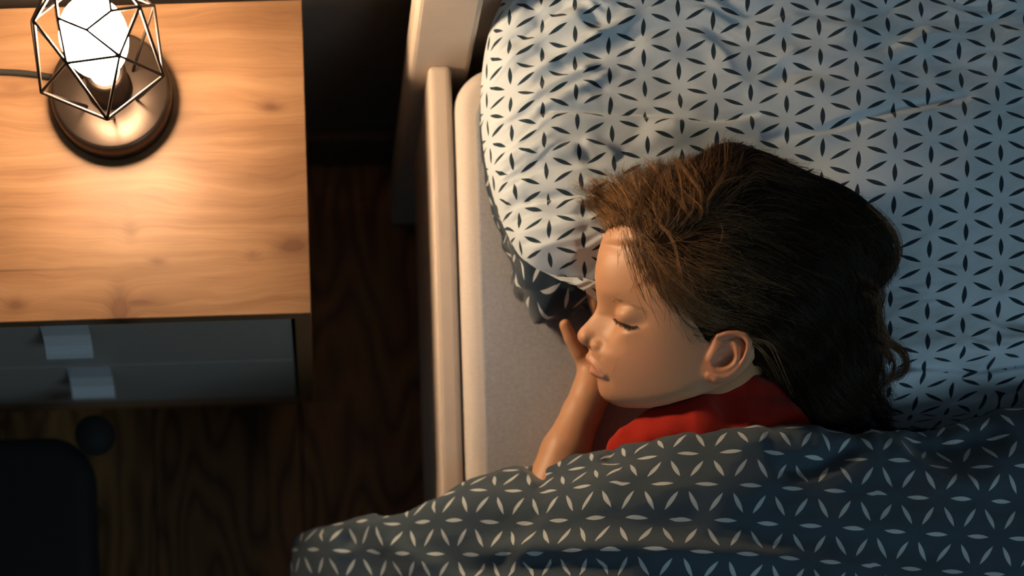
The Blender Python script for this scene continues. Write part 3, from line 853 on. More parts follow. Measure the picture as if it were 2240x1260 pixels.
# front of the face (without nose and lips): photo column of the surface for each row v and distance c from the mid-line
FT_C = [0, 30, 45, 60, 80, 95, 105, 115, 125, 140]
FT = {440: [1372, 1380, 1390, 1402, 1428, 1458, 1482, 1512, 1560, 1700], 500: [1328, 1333, 1341, 1353, 1378, 1406, 1430, 1462, 1508, 1640],
      550: [1309, 1314, 1321, 1331, 1354, 1380, 1404, 1436, 1482, 1600], 600: [1301, 1305, 1311, 1320, 1342, 1366, 1390, 1422, 1468, 1590],
      640: [1304, 1307, 1312, 1321, 1342, 1366, 1390, 1422, 1470, 1590], 665: [1312, 1324, 1335, 1346, 1366, 1387, 1407, 1436, 1480, 1595],
      690: [1328, 1344, 1355, 1367, 1387, 1407, 1425, 1450, 1489, 1600], 712: [1330, 1342, 1351, 1361, 1380, 1401, 1420, 1448, 1491, 1605],
      740: [1320, 1326, 1331, 1338, 1358, 1382, 1408, 1444, 1496, 1620], 780: [1296, 1306, 1317, 1330, 1358, 1388, 1416, 1456, 1512, 1640],
      820: [1300, 1310, 1322, 1340, 1374, 1406, 1438, 1480, 1540, 1660], 860: [1312, 1324, 1340, 1362, 1404, 1445, 1480, 1525, 1590, 1720],
      895: [1335, 1350, 1370, 1398, 1450, 1500, 1540, 1590, 1650, 1800], 930: [1365, 1385, 1405, 1435, 1490, 1550, 1590, 1640, 1700, 1850]}
GB0, GBN, GCN = -290.0, 560, 200
def face_table():
    bg = GB0 + np.arange(GBN); vs = np.array(sorted(FT), float)
    cols = []
    for k, c in enumerate(FT_C):
        h = Hd(np.array([FT[v][k] for v in sorted(FT)], float), vs, np.full(len(vs), float(c)))
        o = np.argsort(h[:, 1]); cols.append(np.interp(bg, h[o, 1], h[o, 0]))
    cols = np.array(cols)                                  # [c, b]
    cg = np.arange(GCN)
    A = np.stack([np.interp(cg, FT_C, cols[:, j]) for j in range(GBN)], 1)
    ex = np.maximum(0, cg - 140)[:, None]; A = A + ex * 9.0
    def gs(X, sg, ax, mirror_):
        n = int(3 * sg); kx = np.exp(-0.5 * (np.arange(-n, n + 1) / sg)**2); kx /= kx.sum()
        pw = [(0, 0), (0, 0)]; pw[ax] = (n, n)
        Y = np.pad(X, pw, mode='reflect' if mirror_ else 'edge')
        return np.apply_along_axis(lambda r: np.convolve(r, kx, 'valid'), ax, Y)
    A = gs(gs(A, 9, 1, False), 7, 0, True)
    Ac, Ab = np.gradient(A)
    return A, 1 / np.sqrt(1 + Ab**2 + Ac**2)
FA, FN = face_table()
def bil(Tb, b, c):
    x = np.clip(c, 0, GCN - 1.001); y = np.clip(b - GB0, 0, GBN - 1.001)
    i = x.astype(int); j = y.astype(int); fx = x - i; fy = y - j
    return (Tb[i, j]*(1-fx) + Tb[i+1, j]*fx)*(1-fy) + (Tb[i, j+1]*(1-fx) + Tb[i+1, j+1]*fx)*fy
_J = Hd(np.array([1200, 1320, 1345, 1420, 1463, 1520, 1560, 1600, 1650, 1750.]), np.array([894, 894, 895, 893, 884, 866, 850, 832, 800, 740.]), np.full(10, 40.0))
def head_base(q):
    p = np.stack([q[:, 0], q[:, 1], np.abs(q[:, 2])], -1)
    f = (bil(FA, p[:, 1], p[:, 2]) - p[:, 0]) * bil(FN, p[:, 1], p[:, 2])
    f = smax(f, (np.interp(p[:, 0], _J[:, 0], _J[:, 1]) - p[:, 1]) * 0.93, 34)
    f = smax(f, p[:, 0] - 170, 60)
    f = smax(f, p[:, 1] - 150, 60)
    f = smax(f, p[:, 2] - 129 + 0.13 * (p[:, 0] + 70), 26)
    e = sd_ell(p, C_CRAN, (205, 186, 150), math.radians(-8))
    return smin(e, f, 14)
_ag = np.linspace(-330, 0, 661)
A0_B = np.linspace(-230, 230, 231); _a0 = []
for b_ in A0_B:
    v_ = head_base(np.stack([_ag, np.full_like(_ag, b_), np.zeros_like(_ag)], -1)); k_ = np.argmax(v_ < 0)
    _a0.append(_ag[k_] if v_.min() < 0 else np.nan)
A0_A = np.array(_a0); A0_A = np.interp(A0_B, A0_B[~np.isnan(A0_A)], A0_A[~np.isnan(A0_A)])
DEL_B = A0_B; DEL = (A0_A - np.interp(A0_B, T_B, T_A)) * smooth(T_B[0] - 4, T_B[0] + 18, A0_B) * smooth(T_B[-1] + 60, T_B[-1] - 5, A0_B)
def mirror(pt, sgn): return np.array([pt[0], pt[1], pt[2] * sgn])

LASH = [(1341, 692, 36), (1349, 700, 46), (1360, 706, 55), (1374, 711, 64), (1388, 713, 74), (1402, 712, 86)]
MOUTH = [(1288, 797, 0), (1291, 799, 16), (1299, 806, 30), (1309, 815, 41), (1320, 824, 50)]
HELIX = [(1572, 766, 107), (1566, 748, 115), (1572, 736, 121), (1589, 730, 127), (1611, 729, 132), (1630, 735, 136), (1639, 748, 138), (1638, 764, 135), (1630, 784, 133), (1618, 802, 125), (1603, 817, 122), (1586, 826, 119), (1568, 828, 117), (1552, 821, 113)]
ANTI = [(1604, 745, 125), (1613, 760, 126), (1614, 778, 126), (1606, 796, 123), (1590, 808, 119), (1572, 810, 115), (1558, 802, 112)]
def head_sdf(q, detail=True):
    ac = np.abs(q[:, 2])
    w = np.exp(-(ac / np.interp(q[:, 1], SG_B, SG_V))**2)
    qq = q.copy(); qq[:, 0] = q[:, 0] + np.interp(q[:, 1], DEL_B, DEL) * w
    e = head_base(qq)
    if not detail: return e
    p = np.stack([q[:, 0], q[:, 1], ac], -1)
    near = (q[:, 0] < -60) & (q[:, 1] < 90)
    if near.any():
        m = np.where(near)[0]; pp = p[m]; f = e[m]
        # eye socket, then the closed lid swelling over the eyeball
        f = smin(f, sd_ell(pp, Hd(1391, 690, 60), (44, 27, 36)), 13)
        f = smin(f, sd_ell(pp, Hd(1396, 730, 62), (40, 14, 32)), 16)
        lp = [Hd(*x) for x in LASH]
        f = smax(f, -sd_chain(pp, [l_ + np.array([-2.5, -1.5, 3.0]) for l_ in lp], [1.5, 2.4, 2.8, 2.8, 2.4, 1.6]), 3.5)
        # upper lid crease
        cr = [Hd(1350, 668, 48), Hd(1364, 667, 62), Hd(1384, 670, 77), Hd(1404, 680, 90)]
        f = smax(f, -sd_chain(pp, cr, [2.0, 3.0, 3.0, 2.0]), 7)
        # nostril wing, fold beside it, nostril
        f = smin(f, sd_ell(pp, Hd(1285, 738, 6), (19, 16, 17)), 12)
        f = smin(f, sd_ell(pp, Hd(1313, 760, 23), (23, 17, 16), math.radians(-25)), 9)
        f = smax(f, -sd_chain(pp, [Hd(1332, 752, 40), Hd(1335, 764, 43), Hd(1330, 775, 44), Hd(1318, 783, 40)], [0.5, 1.6, 1.8, 0.5]), 12)
        f = smax(f, -sd_ell(pp, Hd(1297, 764, 12), (12, 5, 6), math.radians(-18)), 4)
        # lips
        up = [Hd(1289, 781, 0), Hd(1292, 786, 14), Hd(1300, 797, 29), Hd(1310, 811, 41), Hd(1320, 823, 49)]
        f = smin(f, sd_chain(pp, up, [8.5, 8, 6, 3.5, 1.5]), 9)
        dn = [Hd(1297, 811, 0), Hd(1299, 813, 14), Hd(1307, 817, 27), Hd(1315, 822, 38), Hd(1323, 826, 46)]
        f = smin(f, sd_chain(pp, dn, [8.5, 7.5, 5, 3, 1.2]), 11)
        f = smax(f, -sd_chain(pp, [Hd(*x) + np.array([-6.0 + i*0.6, 0, 1.5 + i]) for i, x in enumerate(MOUTH)], [3.2, 3.2, 2.8, 2.6, 2.2]), 4)
        e = e.copy(); e[m] = f
    near = (q[:, 0] > -10) & (q[:, 0] < 200) & (q[:, 1] < 20) & (q[:, 1] > -200) & (q[:, 2] > 40)
    if near.any():
        m = np.where(near)[0]; pp = q[m]; f = e[m]
        # the ear: dished plate, rim, inner ridge, bowl
        plate = smin(sd_ell(pp, Hd(1596, 772, 118), (42, 42, 10), 0.5), sd_ell(pp, Hd(1570, 812, 109), (32, 23, 9)), 16)
        plate = smax(plate, -sd_ell(pp, Hd(1596, 770, 139), (36, 34, 16), 0.5), 7)
        f = smin(f, plate, 9)
        f = smin(f, sd_chain(pp, [Hd(*x) for x in HELIX], [4, 6, 7, 7, 7, 7, 7, 6.5, 6, 6, 7, 9, 11, 9]), 4)
        f = smin(f, sd_chain(pp, [Hd(*x) for x in ANTI], [4, 6.5, 7, 7, 7, 7, 6]), 5)
        f = smax(f, -sd_ell(pp, Hd(1582, 788, 129), (27, 18, 19), 0.45), 7)
        f = smin(f, sd_ell(pp, Hd(1557, 779, 112), (10, 13, 9), -0.4), 6)
        f = smin(f, sd_cap(pp, Hd(1572, 768, 108), Hd(1590, 776, 105), 5, 4), 5)
        e = e.copy(); e[m] = f
    return e

# neck, shoulder, chest, right forearm and hand under the cheek (world coordinates)
NECK = [from_head(Hd(1570, 750, -15)), P(1592, 850, .512), P(1600, 930, .495)]
WR = P(1291, 862, .470)
ELB = P(1180, 1130, .475)
PINKY = [P(1284, 800, .470), P(1266, 772, .476), P(1248, 738, .482), P(1236, 711, .486)]
RINGF = [P(1305, 765, .470), P(1318, 705, .480), P(1303, 658, .492), P(1284, 610, .500)]
MIDF = [P(1330, 755, .466), P(1345, 690, .468), P(1338, 636, .472), P(1322, 600, .474)]
INDF = [P(1356, 762, .466), P(1375, 700, .466), P(1372, 650, .468), P(1362, 615, .470)]
THUMB = [P(1318, 850, .470), P(1360, 820, .468), P(1392, 790, .466), P(1410, 765, .466)]
def body_sdf(p, detail=True):
    q = to_head(p)
    far = np.sqrt((q*q).sum(-1)) > 420
    e = np.empty(len(p))
    if far.any(): e[far] = (np.sqrt((q[far]**2).sum(-1)) - 250) * S
    nf = ~far
    if nf.any(): e[nf] = head_sdf(q[nf], detail) * S
    e = smin(e, sd_chain(p, NECK, [.035, .034, .040], .01), .016)
    e = smin(e, sd_ell(p, P(1590, 1130, .515), (.066, .125, .066)), .03)
    # forearm and hand
    a = sd_chain(p, [ELB, P(1236, 990, .472), P(1274, 900, .470), WR], [.027, .0235, .0185, .0165], .006)
    for kn, r0, r1 in ((PINKY[0], .013, .0085), (RINGF[0], .013, .0095), (MIDF[0], .013, .0095), (INDF[0], .013, .0095)):
        a = smin(a, sd_cap(p, WR, kn, r0, r1), .010)
    for fg, r in ((PINKY, .0063), (RINGF, .0070), (MIDF, .0072), (INDF, .0070)):
        a = smin(a, sd_chain(p, fg, [r*1.18, r*1.06, r*1.0, r*.88], .0015), .005)
    a = smin(a, sd_chain(p, THUMB, [.011, .0095, .008, .007], .002), .007)
    a = smin(a, sd_cap(p, ELB, P(1380, 1130, .50), .028, .034), .012)
    return np.minimum(e, a) if False else smin(e, a, .003)

def skin_mat():
    t = NT('child_skin')
    at = t.n('ShaderNodeAttribute', attribute_name='tint')
    co = t.coord('Object')
    nz = t.noise(co, 180, 4, 0.6); n2 = t.noise(co, 1500, 3, 0.6); n3 = t.noise(co, 28, 3)
    c = t.mix(t.math('MULTIPLY', n3, 0.35), at.outputs['Color'], (0.55, 0.27, 0.16))
    t.set(Base_Color=c, Roughness=0.47)
    b = t.bsdf.inputs
    b['Subsurface Weight'].default_value = 0.22
    b['Subsurface Radius'].default_value = (1.0, 0.36, 0.18)
    b['Subsurface Scale'].default_value = 0.0035
    b['Specular IOR Level'].default_value = 0.42
    t.bump(t.math('ADD', t.math('MULTIPLY', nz, 0.6), n2), 0.10, 0.0005)
    return t.m
M_skin = skin_mat()

def chain_w(q, pts, rad):
    return 1 - smooth(0.2, 1.0, (sd_chain(q, pts, [0]*len(pts))) / rad)
def build_body():
    V, Fq = surface_nets(body_sdf, HC + np.array([-.20, -.36, -.125]), HC + np.array([.16, .14, .115]), 0.00125)
    me = np_mesh('person', V, Fq)
    q = to_head(V); qa = np.stack([q[:, 0], q[:, 1], np.abs(q[:, 2])], -1)
    col = np.tile(np.array([0.56, 0.300, 0.160]), (len(V), 1))
    def blend(w, c): col[:] = col * (1 - w[:, None]) + np.array(c) * w[:, None]
    blend(0.55 * np.exp(-((q[:, 0]-Hd(1390, 800)[0])/70)**2 - ((q[:, 1]-Hd(1390, 800)[1])/55)**2), (0.60, 0.29, 0.185))
    blend(0.5 * np.exp(-(((qa - Hd(1272, 738, 0))/26)**2).sum(-1)), (0.60, 0.27, 0.175))
    blend(0.75 * (q[:, 2] > 100) * smooth(1540, 1560, 1500 + q[:, 0]), (0.50, 0.21, 0.12))
    blend(0.85 * chain_w(qa, [Hd(1286, 783, 0), Hd(1290, 788, 14), Hd(1298, 799, 29), Hd(1309, 812, 41), Hd(1320, 823, 49)], 12), (0.54, 0.24, 0.165))
    blend(0.85 * chain_w(qa, [Hd(1294, 811, 0), Hd(1297, 813, 14), Hd(1304, 818, 28), Hd(1313, 823, 40), Hd(1321, 826, 49)], 13), (0.54, 0.24, 0.165))
    blend(0.35 * chain_w(qa, [Hd(*x) for x in LASH], 9), (0.36, 0.17, 0.11))
    a = me.color_attributes.new('tint', 'FLOAT_COLOR', 'POINT')
    a.data.foreach_set('color', np.hstack([col, np.ones((len(V), 1))]).astype(np.float32).ravel())
    o = link('person', me, M_skin)
    tag(o, 'sleeping child in a red top, cheek resting on one hand, lying on the pillow', 'person')
    return o
person = build_body()
# ---------------------------------------------------------------- red top
def shirt_sdf(p, detail=True):
    e = sd_ell(p, P(1590, 1130, .515), (.074, .135, .072))
    e = smin(e, sd_ell(p, P(1650, 962, .528), (.058, .046, .052)), .02)
    e = smin(e, sd_chain(p, [P(1486, 900, .540), P(1560, 880, .545), P(1640, 863, .546), P(1705, 870, .540)], [.012, .015, .0180, .0175], .004), .010)
    e = smin(e, sd_chain(p, [P(1372, 946, .524), P(1420, 926, .532), P(1486, 903, .540)], [.008, .012, .013], .004), .006)
    e = smin(e, sd_chain(p, [P(1356, 985, .512), P(1430, 965, .532), P(1530, 935, .548)], [.014, .020, .030], .006), .010)
    w = .0022 * fbm(p[:, 0] * 60 + p[:, 1] * 25, p[:, 1] * 34, p[:, 2] * 40, 2)
    return e + w
t = NT('red_jersey')
nz = t.noise(t.coord(), 700, 3)
t.set(Base_Color=t.mix(nz, (0.34, 0.014, 0.006), (0.48, 0.024, 0.010)), Roughness=0.85, Sheen_Weight=0.15)
t.bsdf.inputs['Specular IOR Level'].default_value = 0.15
t.bump(nz, 0.3, 0.0008)
V, Fq = surface_nets(shirt_sdf, HC + np.array([-.10, -.30, -.10]), HC + np.array([.14, -.03, .12]), 0.0022)
o = link('red_top', np_mesh('red_top', V, Fq), t.m, person); o['label'] = 'bright red jersey top'

# ---------------------------------------------------------------- hair
FACECUT = [(1230, 520), (1316, 508), (1342, 497), (1368, 497), (1390, 510), (1406, 530), (1424, 560), (1448, 615), (1480, 657), (1512, 700), (1535, 738), (1552, 760), (1562, 738), (1580, 724), (1612, 721), (1640, 728), (1650, 755), (1650, 800), (1664, 836),
           (1722, 848), (1745, 900), (1745, 1020), (1200, 1020), (1200, 520)]
_fc = np.array([Hd(u, v, 100.0)[:2] for u, v in FACECUT])
def poly_sd(x, y, poly):
    """+ outside the polygon"""
    n = len(poly); best = np.full(x.shape, 1e18); ins = np.zeros(x.shape, bool)
    for i in range(n):
        a, b = poly[i], poly[(i+1) % n]; e = b - a
        t_ = np.clip(((x-a[0])*e[0] + (y-a[1])*e[1]) / (e @ e + 1e-9), 0, 1)
        best = np.minimum(best, (x-a[0]-t_*e[0])**2 + (y-a[1]-t_*e[1])**2)
        c = ((a[1] > y) != (b[1] > y)) & (x < (b[0]-a[0]) * (y-a[1]) / (b[1]-a[1] + 1e-12) + a[0]); ins ^= c
    d_ = np.sqrt(best); return np.where(ins, -d_, d_)
_pg = np.stack(np.meshgrid(np.arange(-330, 560, 4.0), np.arange(-340, 420, 4.0), indexing='ij'), -1)
_pd = poly_sd(_pg[..., 0], _pg[..., 1], _fc)
def dface(a, b):
    i = np.clip((a + 330) / 4, 0, _pd.shape[0] - 1.001); j = np.clip((b + 340) / 4, 0, _pd.shape[1] - 1.001)
    ii, jj = i.astype(int), j.astype(int); fx, fy = i - ii, j - jj
    return (_pd[ii, jj]*(1-fx) + _pd[ii+1, jj]*fx)*(1-fy) + (_pd[ii, jj+1]*(1-fx) + _pd[ii+1, jj+1]*fx)*fy
HLUMPS = [(Hd(1462, 446, 5), (98, 58, 66), 0.15), (Hd(1620, 452, 0), (165, 118, 120), -0.25), (Hd(1590, 372, -10), (48, 50, 60), 0.0), (Hd(1755, 535, -10), (200, 140, 112), -0.35), (Hd(1800, 770, -30), (128, 180, 84), 0.1), (Hd(1690, 660, 10), (150, 150, 125), 0.0)]
def hair_q(q):
    df = dface(q[:, 0], q[:, 1])
    e = head_sdf(q, False) - np.clip(df * 0.16, 0, 12)
    for c, r, ro in HLUMPS: e = smin(e, sd_ell(q, c, r, ro) + 14 * smooth(50, 0, df), 34)
    return smax(e, -df, 3)
def hair_sdf(p, detail=True): return hair_q(to_head(p)) * S
t = NT('hair_mass_brown')
t.set(Base_Color=t.mix(t.noise(t.coord('Object', (30, 60, 60)), 12, 4), (0.005, 0.0032, 0.0025), (0.016, 0.009, 0.005)), Roughness=0.9)
t.bsdf.inputs['Specular IOR Level'].default_value = 0.06
V, Fq = surface_nets(hair_sdf, HC + np.array([-.11, -.13, -.09]), HC + np.array([.23, .20, .10]), 0.0022)
hair = link('hair', np_mesh('hair', V, Fq), t.m, person)
hair['label'] = 'long dark brown hair spread over the pillow'

_us = np.arange(1260, 2030, 5.0); _vs = np.arange(280, 980, 5.0)
_UU, _VV = np.meshgrid(_us, _vs, indexing='ij')
CT = np.full(_UU.shape, np.nan)
for c_ in np.arange(190, -130, -5.0):
    todo = np.isnan(CT)
    if not todo.any(): break
    q_ = Hd(_UU[todo], _VV[todo], np.full(todo.sum(), c_))
    hit = np.minimum(hair_q(q_), head_sdf(q_, False)) < 0
    tmp = CT[todo]; tmp[hit] = c_ - 1; CT[todo] = tmp
CT = np.where(np.isnan(CT), -90, CT)
for _ in range(14):
    Pd = np.pad(CT, 1, mode='edge'); CT = np.maximum(CT, np.maximum.reduce([Pd[:-2, 1:-1], Pd[2:, 1:-1], Pd[1:-1, :-2], Pd[1:-1, 2:]]) - 11)
for _ in range(3):
    Pd = np.pad(CT, 1, mode='edge'); CT = (Pd[:-2, 1:-1] + Pd[2:, 1:-1] + Pd[1:-1, :-2] + Pd[1:-1, 2:] + 2*CT) / 6
def ctop(u, v):
    i = np.clip((u - _us[0]) / 5, 0, len(_us) - 1.001); j = np.clip((v - _vs[0]) / 5, 0, len(_vs) - 1.001)
    ii, jj = i.astype(int), j.astype(int); fx, fy = i - ii, j - jj
    return (CT[ii, jj]*(1-fx) + CT[ii+1, jj]*fx)*(1-fy) + (CT[ii, jj+1]*(1-fx) + CT[ii+1, jj+1]*fx)*fy
FLOW = np.array([(1385, 512, .25, 1), (1405, 540, .35, .95), (1440, 600, .5, .85), (1490, 650, .72, .68), (1550, 690, .85, .5), (1620, 700, .9, .42), (1700, 740, .8, .6), (1760, 820, .65, .78), (1850, 880, .75, .65), (1700, 850, .5, .85),
    (1480, 560, .7, .68), (1550, 525, .97, .2), (1600, 560, .95, .3), (1700, 600, .9, .42), (1800, 570, .92, .35), (1900, 540, .6, .75), (1945, 590, -.2, .95), (1900, 650, .1, 1), (1850, 720, .45, .9), (1930, 780, .2, 1),
    (1560, 490, 1, .02), (1660, 480, .96, .2), (1750, 450, .9, .42), (1850, 460, .75, .65), (1680, 370, .9, .35), (1780, 400, .88, .45),
    (1400, 478, -.08, -1), (1350, 475, -.35, -.92), (1325, 440, -.75, -.65), (1380, 420, -.25, -.95), (1450, 440, .05, -1), (1500, 430, .1, -1), (1540, 410, .2, -1), (1580, 350, .15, -.95), (1610, 400, .6, -.7), (1440, 495, .0, -1), (1500, 480, .25, -.9)], float)
FLOW[:, 2:] /= np.linalg.norm(FLOW[:, 2:], axis=1)[:, None]
def flow(u, v):
    w = 1 / (((u[:, None] - FLOW[:, 0])**2 + (v[:, None] - FLOW[:, 1])**2) + 150.0)**1.6
    d_ = w @ FLOW[:, 2:]
    return d_ / (np.linalg.norm(d_, axis=1)[:, None] + 1e-9)
HR = np.random.RandomState(11)
HSIL = np.array([(1300, 500), (1318, 470), (1312, 440), (1294, 400), (1330, 396), (1362, 378), (1433, 361), (1480, 356), (1528, 345), (1556, 326), (1583, 312), (1612, 318), (1639, 327), (1722, 349), (1794, 382), (1850, 421), (1917, 454), (1950, 499), (1967, 543), (1958, 585), (1922, 625), (1908, 645),
                 (1925, 690), (1940, 743), (1945, 800), (1945, 960), (1700, 960), (1640, 860), (1500, 760), (1380, 700), (1330, 560)], float)
_sd = poly_sd(_UU, _VV, HSIL)
def sil(u, v):
    i = np.clip((u - _us[0]) / 5, 0, len(_us) - 1.001).astype(int); j = np.clip((v - _vs[0]) / 5, 0, len(_vs) - 1.001).astype(int)
    return _sd[i, j]
def clump(cu, cv, per, rad):
    k = np.repeat(np.arange(len(cu)), per)
    return cu[k] + HR.randn(len(k)) * rad, cv[k] + HR.randn(len(k)) * rad, k
def trace(u, v, length, n, jit, lift, curl, spill=5.0, ids=None, loose=0.3):
    N = len(u); out = np.zeros((N, n, 3)); off = HR.randn(N) * jit; ph = HR.rand(N) * 6.28; cl = HR.randn(N) * curl
    if ids is not None:
        m = ids.max() + 1
        off = off * loose + (HR.randn(m) * jit)[ids]; ph = ph * loose * 0.3 + (HR.rand(m) * 6.28)[ids]; cl = cl * loose + (HR.randn(m) * curl)[ids]
        length = length * 0 + HR.uniform(length.min(), length.max(), m)[ids] * HR.uniform(.8, 1.1, N)
    st = length / (n - 1); lf = np.abs(HR.randn(N)) * lift; lim = HR.randn(N) * spill
    for k in range(n):
        t_ = k / (n - 1)
        out[:, k, 0] = u; out[:, k, 1] = v; out[:, k, 2] = ctop(u, v) + 0.8 + lf * math.sin(math.pi * min(1, 0.15 + t_)) + 1.2 * np.sin(ph + t_ * 9)
        d_ = flow(u, v); a = off + cl * t_ * 2 + 0.10 * np.sin(ph + t_ * 7)
        ca, sa = np.cos(a), np.sin(a)
        go = st * np.clip((lim + 4 - sil(u, v)) / 10, 0.02, 1)
        u = u + go * (d_[:, 0]*ca - d_[:, 1]*sa); v = v + go * (d_[:, 0]*sa + d_[:, 1]*ca)
    return out
def strands_mesh(name, W3, r0, tones, mat, parent):
    N, n, _ = W3.shape
    tg = np.gradient(W3, axis=1); tg /= np.linalg.norm(tg, axis=2)[..., None] + 1e-12
    a = np.cross(tg, np.array([0.3, 0.2, 0.93])); a /= np.linalg.norm(a, axis=2)[..., None] + 1e-12; b = np.cross(tg, a)
    rr = (np.broadcast_to(np.asarray(r0, float).reshape(-1, 1), (N, 1)) * np.interp(np.linspace(0, 1, n), [0, .1, .7, 1], [0.8, 1, .9, .25])[None])[..., None]
    ring_ = [W3 + rr * (a * math.cos(x) + b * math.sin(x)) for x in (0, 2.0944, 4.1888)]
    V = np.stack(ring_, 2).reshape(-1, 3)
    base_ = (np.arange(N)[:, None] * n + np.arange(n - 1)[None]).ravel() * 3
    Fc = np.concatenate([np.stack([base_ + i, base_ + (i+1) % 3, base_ + 3 + (i+1) % 3, base_ + 3 + i], -1) for i in range(3)])
    me = np_mesh(name, V, Fc)
    at = me.attributes.new('tone', 'FLOAT', 'POINT'); at.data.foreach_set('value', np.repeat(tones, n * 3).astype(np.float32))
    o = link(name, me, mat, parent); o['kind'] = 'stuff'; return o
def strand_mat(name, c0, c1, rough=0.38):
    t = NT(name)
    at = t.n('ShaderNodeAttribute', attribute_name='tone')
    t.set(Base_Color=t.mix(at.outputs['Fac'], c0, c1), Roughness=rough)
    t.bsdf.inputs['Specular IOR Level'].default_value = 0.28
    return t.m
M_strand = strand_mat('hair_strand_brown', (0.0055, 0.0035, 0.003), (0.56, 0.295, 0.12))
def seeds(N, box_, cond):
    u = HR.rand(N * 4) * (box_[2] - box_[0]) + box_[0]; v = HR.rand(N * 4) * (box_[3] - box_[1]) + box_[1]
    q_ = Hd(u, v, ctop(u, v)); m = cond(u, v, q_); return u[m][:N], v[m][:N]
def world_strands(T3):
    q_ = Hd(T3[..., 0], T3[..., 1], T3[..., 2]); x = from_head(q_)
    x[..., 2] = np.maximum(x[..., 2], pillow_z(x[..., 0], x[..., 1]) + 0.0015)
    return x
inh = lambda u, v, q_: (dface(q_[:, 0], q_[:, 1]) > 3) & (hair_q(q_ - np.array([0, 0, 3.0])) < 4)
parts_ = []
u, v = seeds(2200, (1290, 320, 1960, 930), inh); parts_.append(trace(u, v, HR.uniform(90, 260, len(u)), 14, .07, 3, .12))
u, v = seeds(190, (1400, 330, 1950, 920), inh); u, v, ids = clump(u, v, 18, 5.0); parts_.append(trace(u, v, HR.uniform(120, 280, len(u)), 14, .10, 6, .16, 5, ids))
hl = catmull([(1330, 505), (1376, 502), (1402, 526), (1425, 562), (1450, 617), (1480, 659), (1512, 702), (1536, 740)], 60)
k = HR.randint(0, 60, 2300); jx = HR.randn(2300, 2) * 5
parts_.append(trace(hl[k, 0] + 5 + jx[:, 0], hl[k, 1] - 2 + jx[:, 1], HR.uniform(110, 300, 2300), 14, .12, 4, .12))
pl = catmull([(1335, 498), (1380, 500), (1430, 520), (1490, 500), (1560, 470)], 1000)
k = HR.randint(0, 1000, 1200)
parts_.append(trace(pl[k, 0] + HR.randn(1200) * 8, pl[k, 1] - 8 - np.abs(HR.randn(1200)) * 18, HR.uniform(70, 190, 1200), 14, .22, 10, .40, 8))
u, v = seeds(520, (1425, 470, 1580, 565), inh); parts_.append(trace(u - 25, v, HR.uniform(90, 200, len(u)), 14, .14, 4, .2))
rl, rtone = [], []                                              # wavy locks of the fringe, swept up off the forehead
for i in range(95):
    x0 = HR.uniform(1335, 1560); y0 = np.interp(x0, [1335, 1380, 1430, 1490, 1560], [500, 502, 522, 505, 478]) - HR.uniform(0, 16)
    x1 = x0 + HR.uniform(-75, 50) - (25 if x0 < 1420 else 0); y1 = np.interp(x1, [1290, 1360, 1433, 1528, 1583], [398, 384, 364, 348, 318]) + HR.uniform(-4, 55)
    sw = HR.uniform(-32, 32); lf = HR.uniform(6, 30); tb = HR.uniform(.03, .36)
    g0 = np.array([(x0, y0, 2), (x0 + (x1-x0)*.33 + sw, y0 + (y1-y0)*.36, lf), (x0 + (x1-x0)*.7 + sw*.5, y0 + (y1-y0)*.72, lf), (x1 - sw*.4, y1, lf*.5), (x1 - sw*1.1, y1 + HR.uniform(-2, 16), lf*.2)])
    for rpt in range(16):
        g_ = g0.copy(); g_[:, :2] += HR.randn(2) * 3 + HR.randn(5, 2) * np.array([1, 2, 3, 5, 7])[:, None]; g_[:, 2] *= HR.uniform(.6, 1.2)
        c_ = catmull(g_, 14); c_[:, 2] = ctop(c_[:, 0], c_[:, 1]) + c_[:, 2]; rl.append(c_); rtone.append(HR.uniform(.65, 1) if HR.rand() < .13 else np.clip(tb + HR.uniform(-.06, .10), .02, 1))  # a few strands coloured bright as painted golden highlights
u, v = seeds(420, (1300, 330, 1950, 800), inh); parts_.append(trace(u, v, HR.uniform(80, 240, len(u)), 14, .35, 14, .5, 12))
k = HR.randint(0, 60, 320)
parts_.append(trace(hl[k, 0] - np.abs(HR.randn(320)) * 9, hl[k, 1] + np.abs(HR.randn(320)) * 8, HR.uniform(40, 120, 320), 14, .30, 3, .3))
TR = np.concatenate(parts_)
tone = np.clip(HR.rand(len(TR)) ** 2.6, 0, 1)
lamplit = smooth(1720, 1420, TR[:, 0, 0])                    # lamplight painted into the tone: fringe and temples brighter than the back
tone = tone * (0.10 + 0.75 * lamplit) + 0.18 * lamplit
TR = np.concatenate([TR, np.array(rl)])
_ear = np.array([(1560, 776), (1570, 752), (1590, 742), (1615, 740), (1634, 752), (1630, 785), (1605, 812), (1565, 826), (1550, 812)], float)
_in = (poly_sd(TR[..., 0].ravel(), TR[..., 1].ravel(), _ear) < 0).reshape(TR.shape[:2]).any(1)
tone = np.concatenate([tone, np.array(rtone)])[~_in]; TR = TR[~_in] # = np.concatenate([tone, np.array(rtone)])
strands_mesh('strands', world_strands(TR), HR.uniform(.00010, .00016, len(TR)), tone, M_strand, hair)
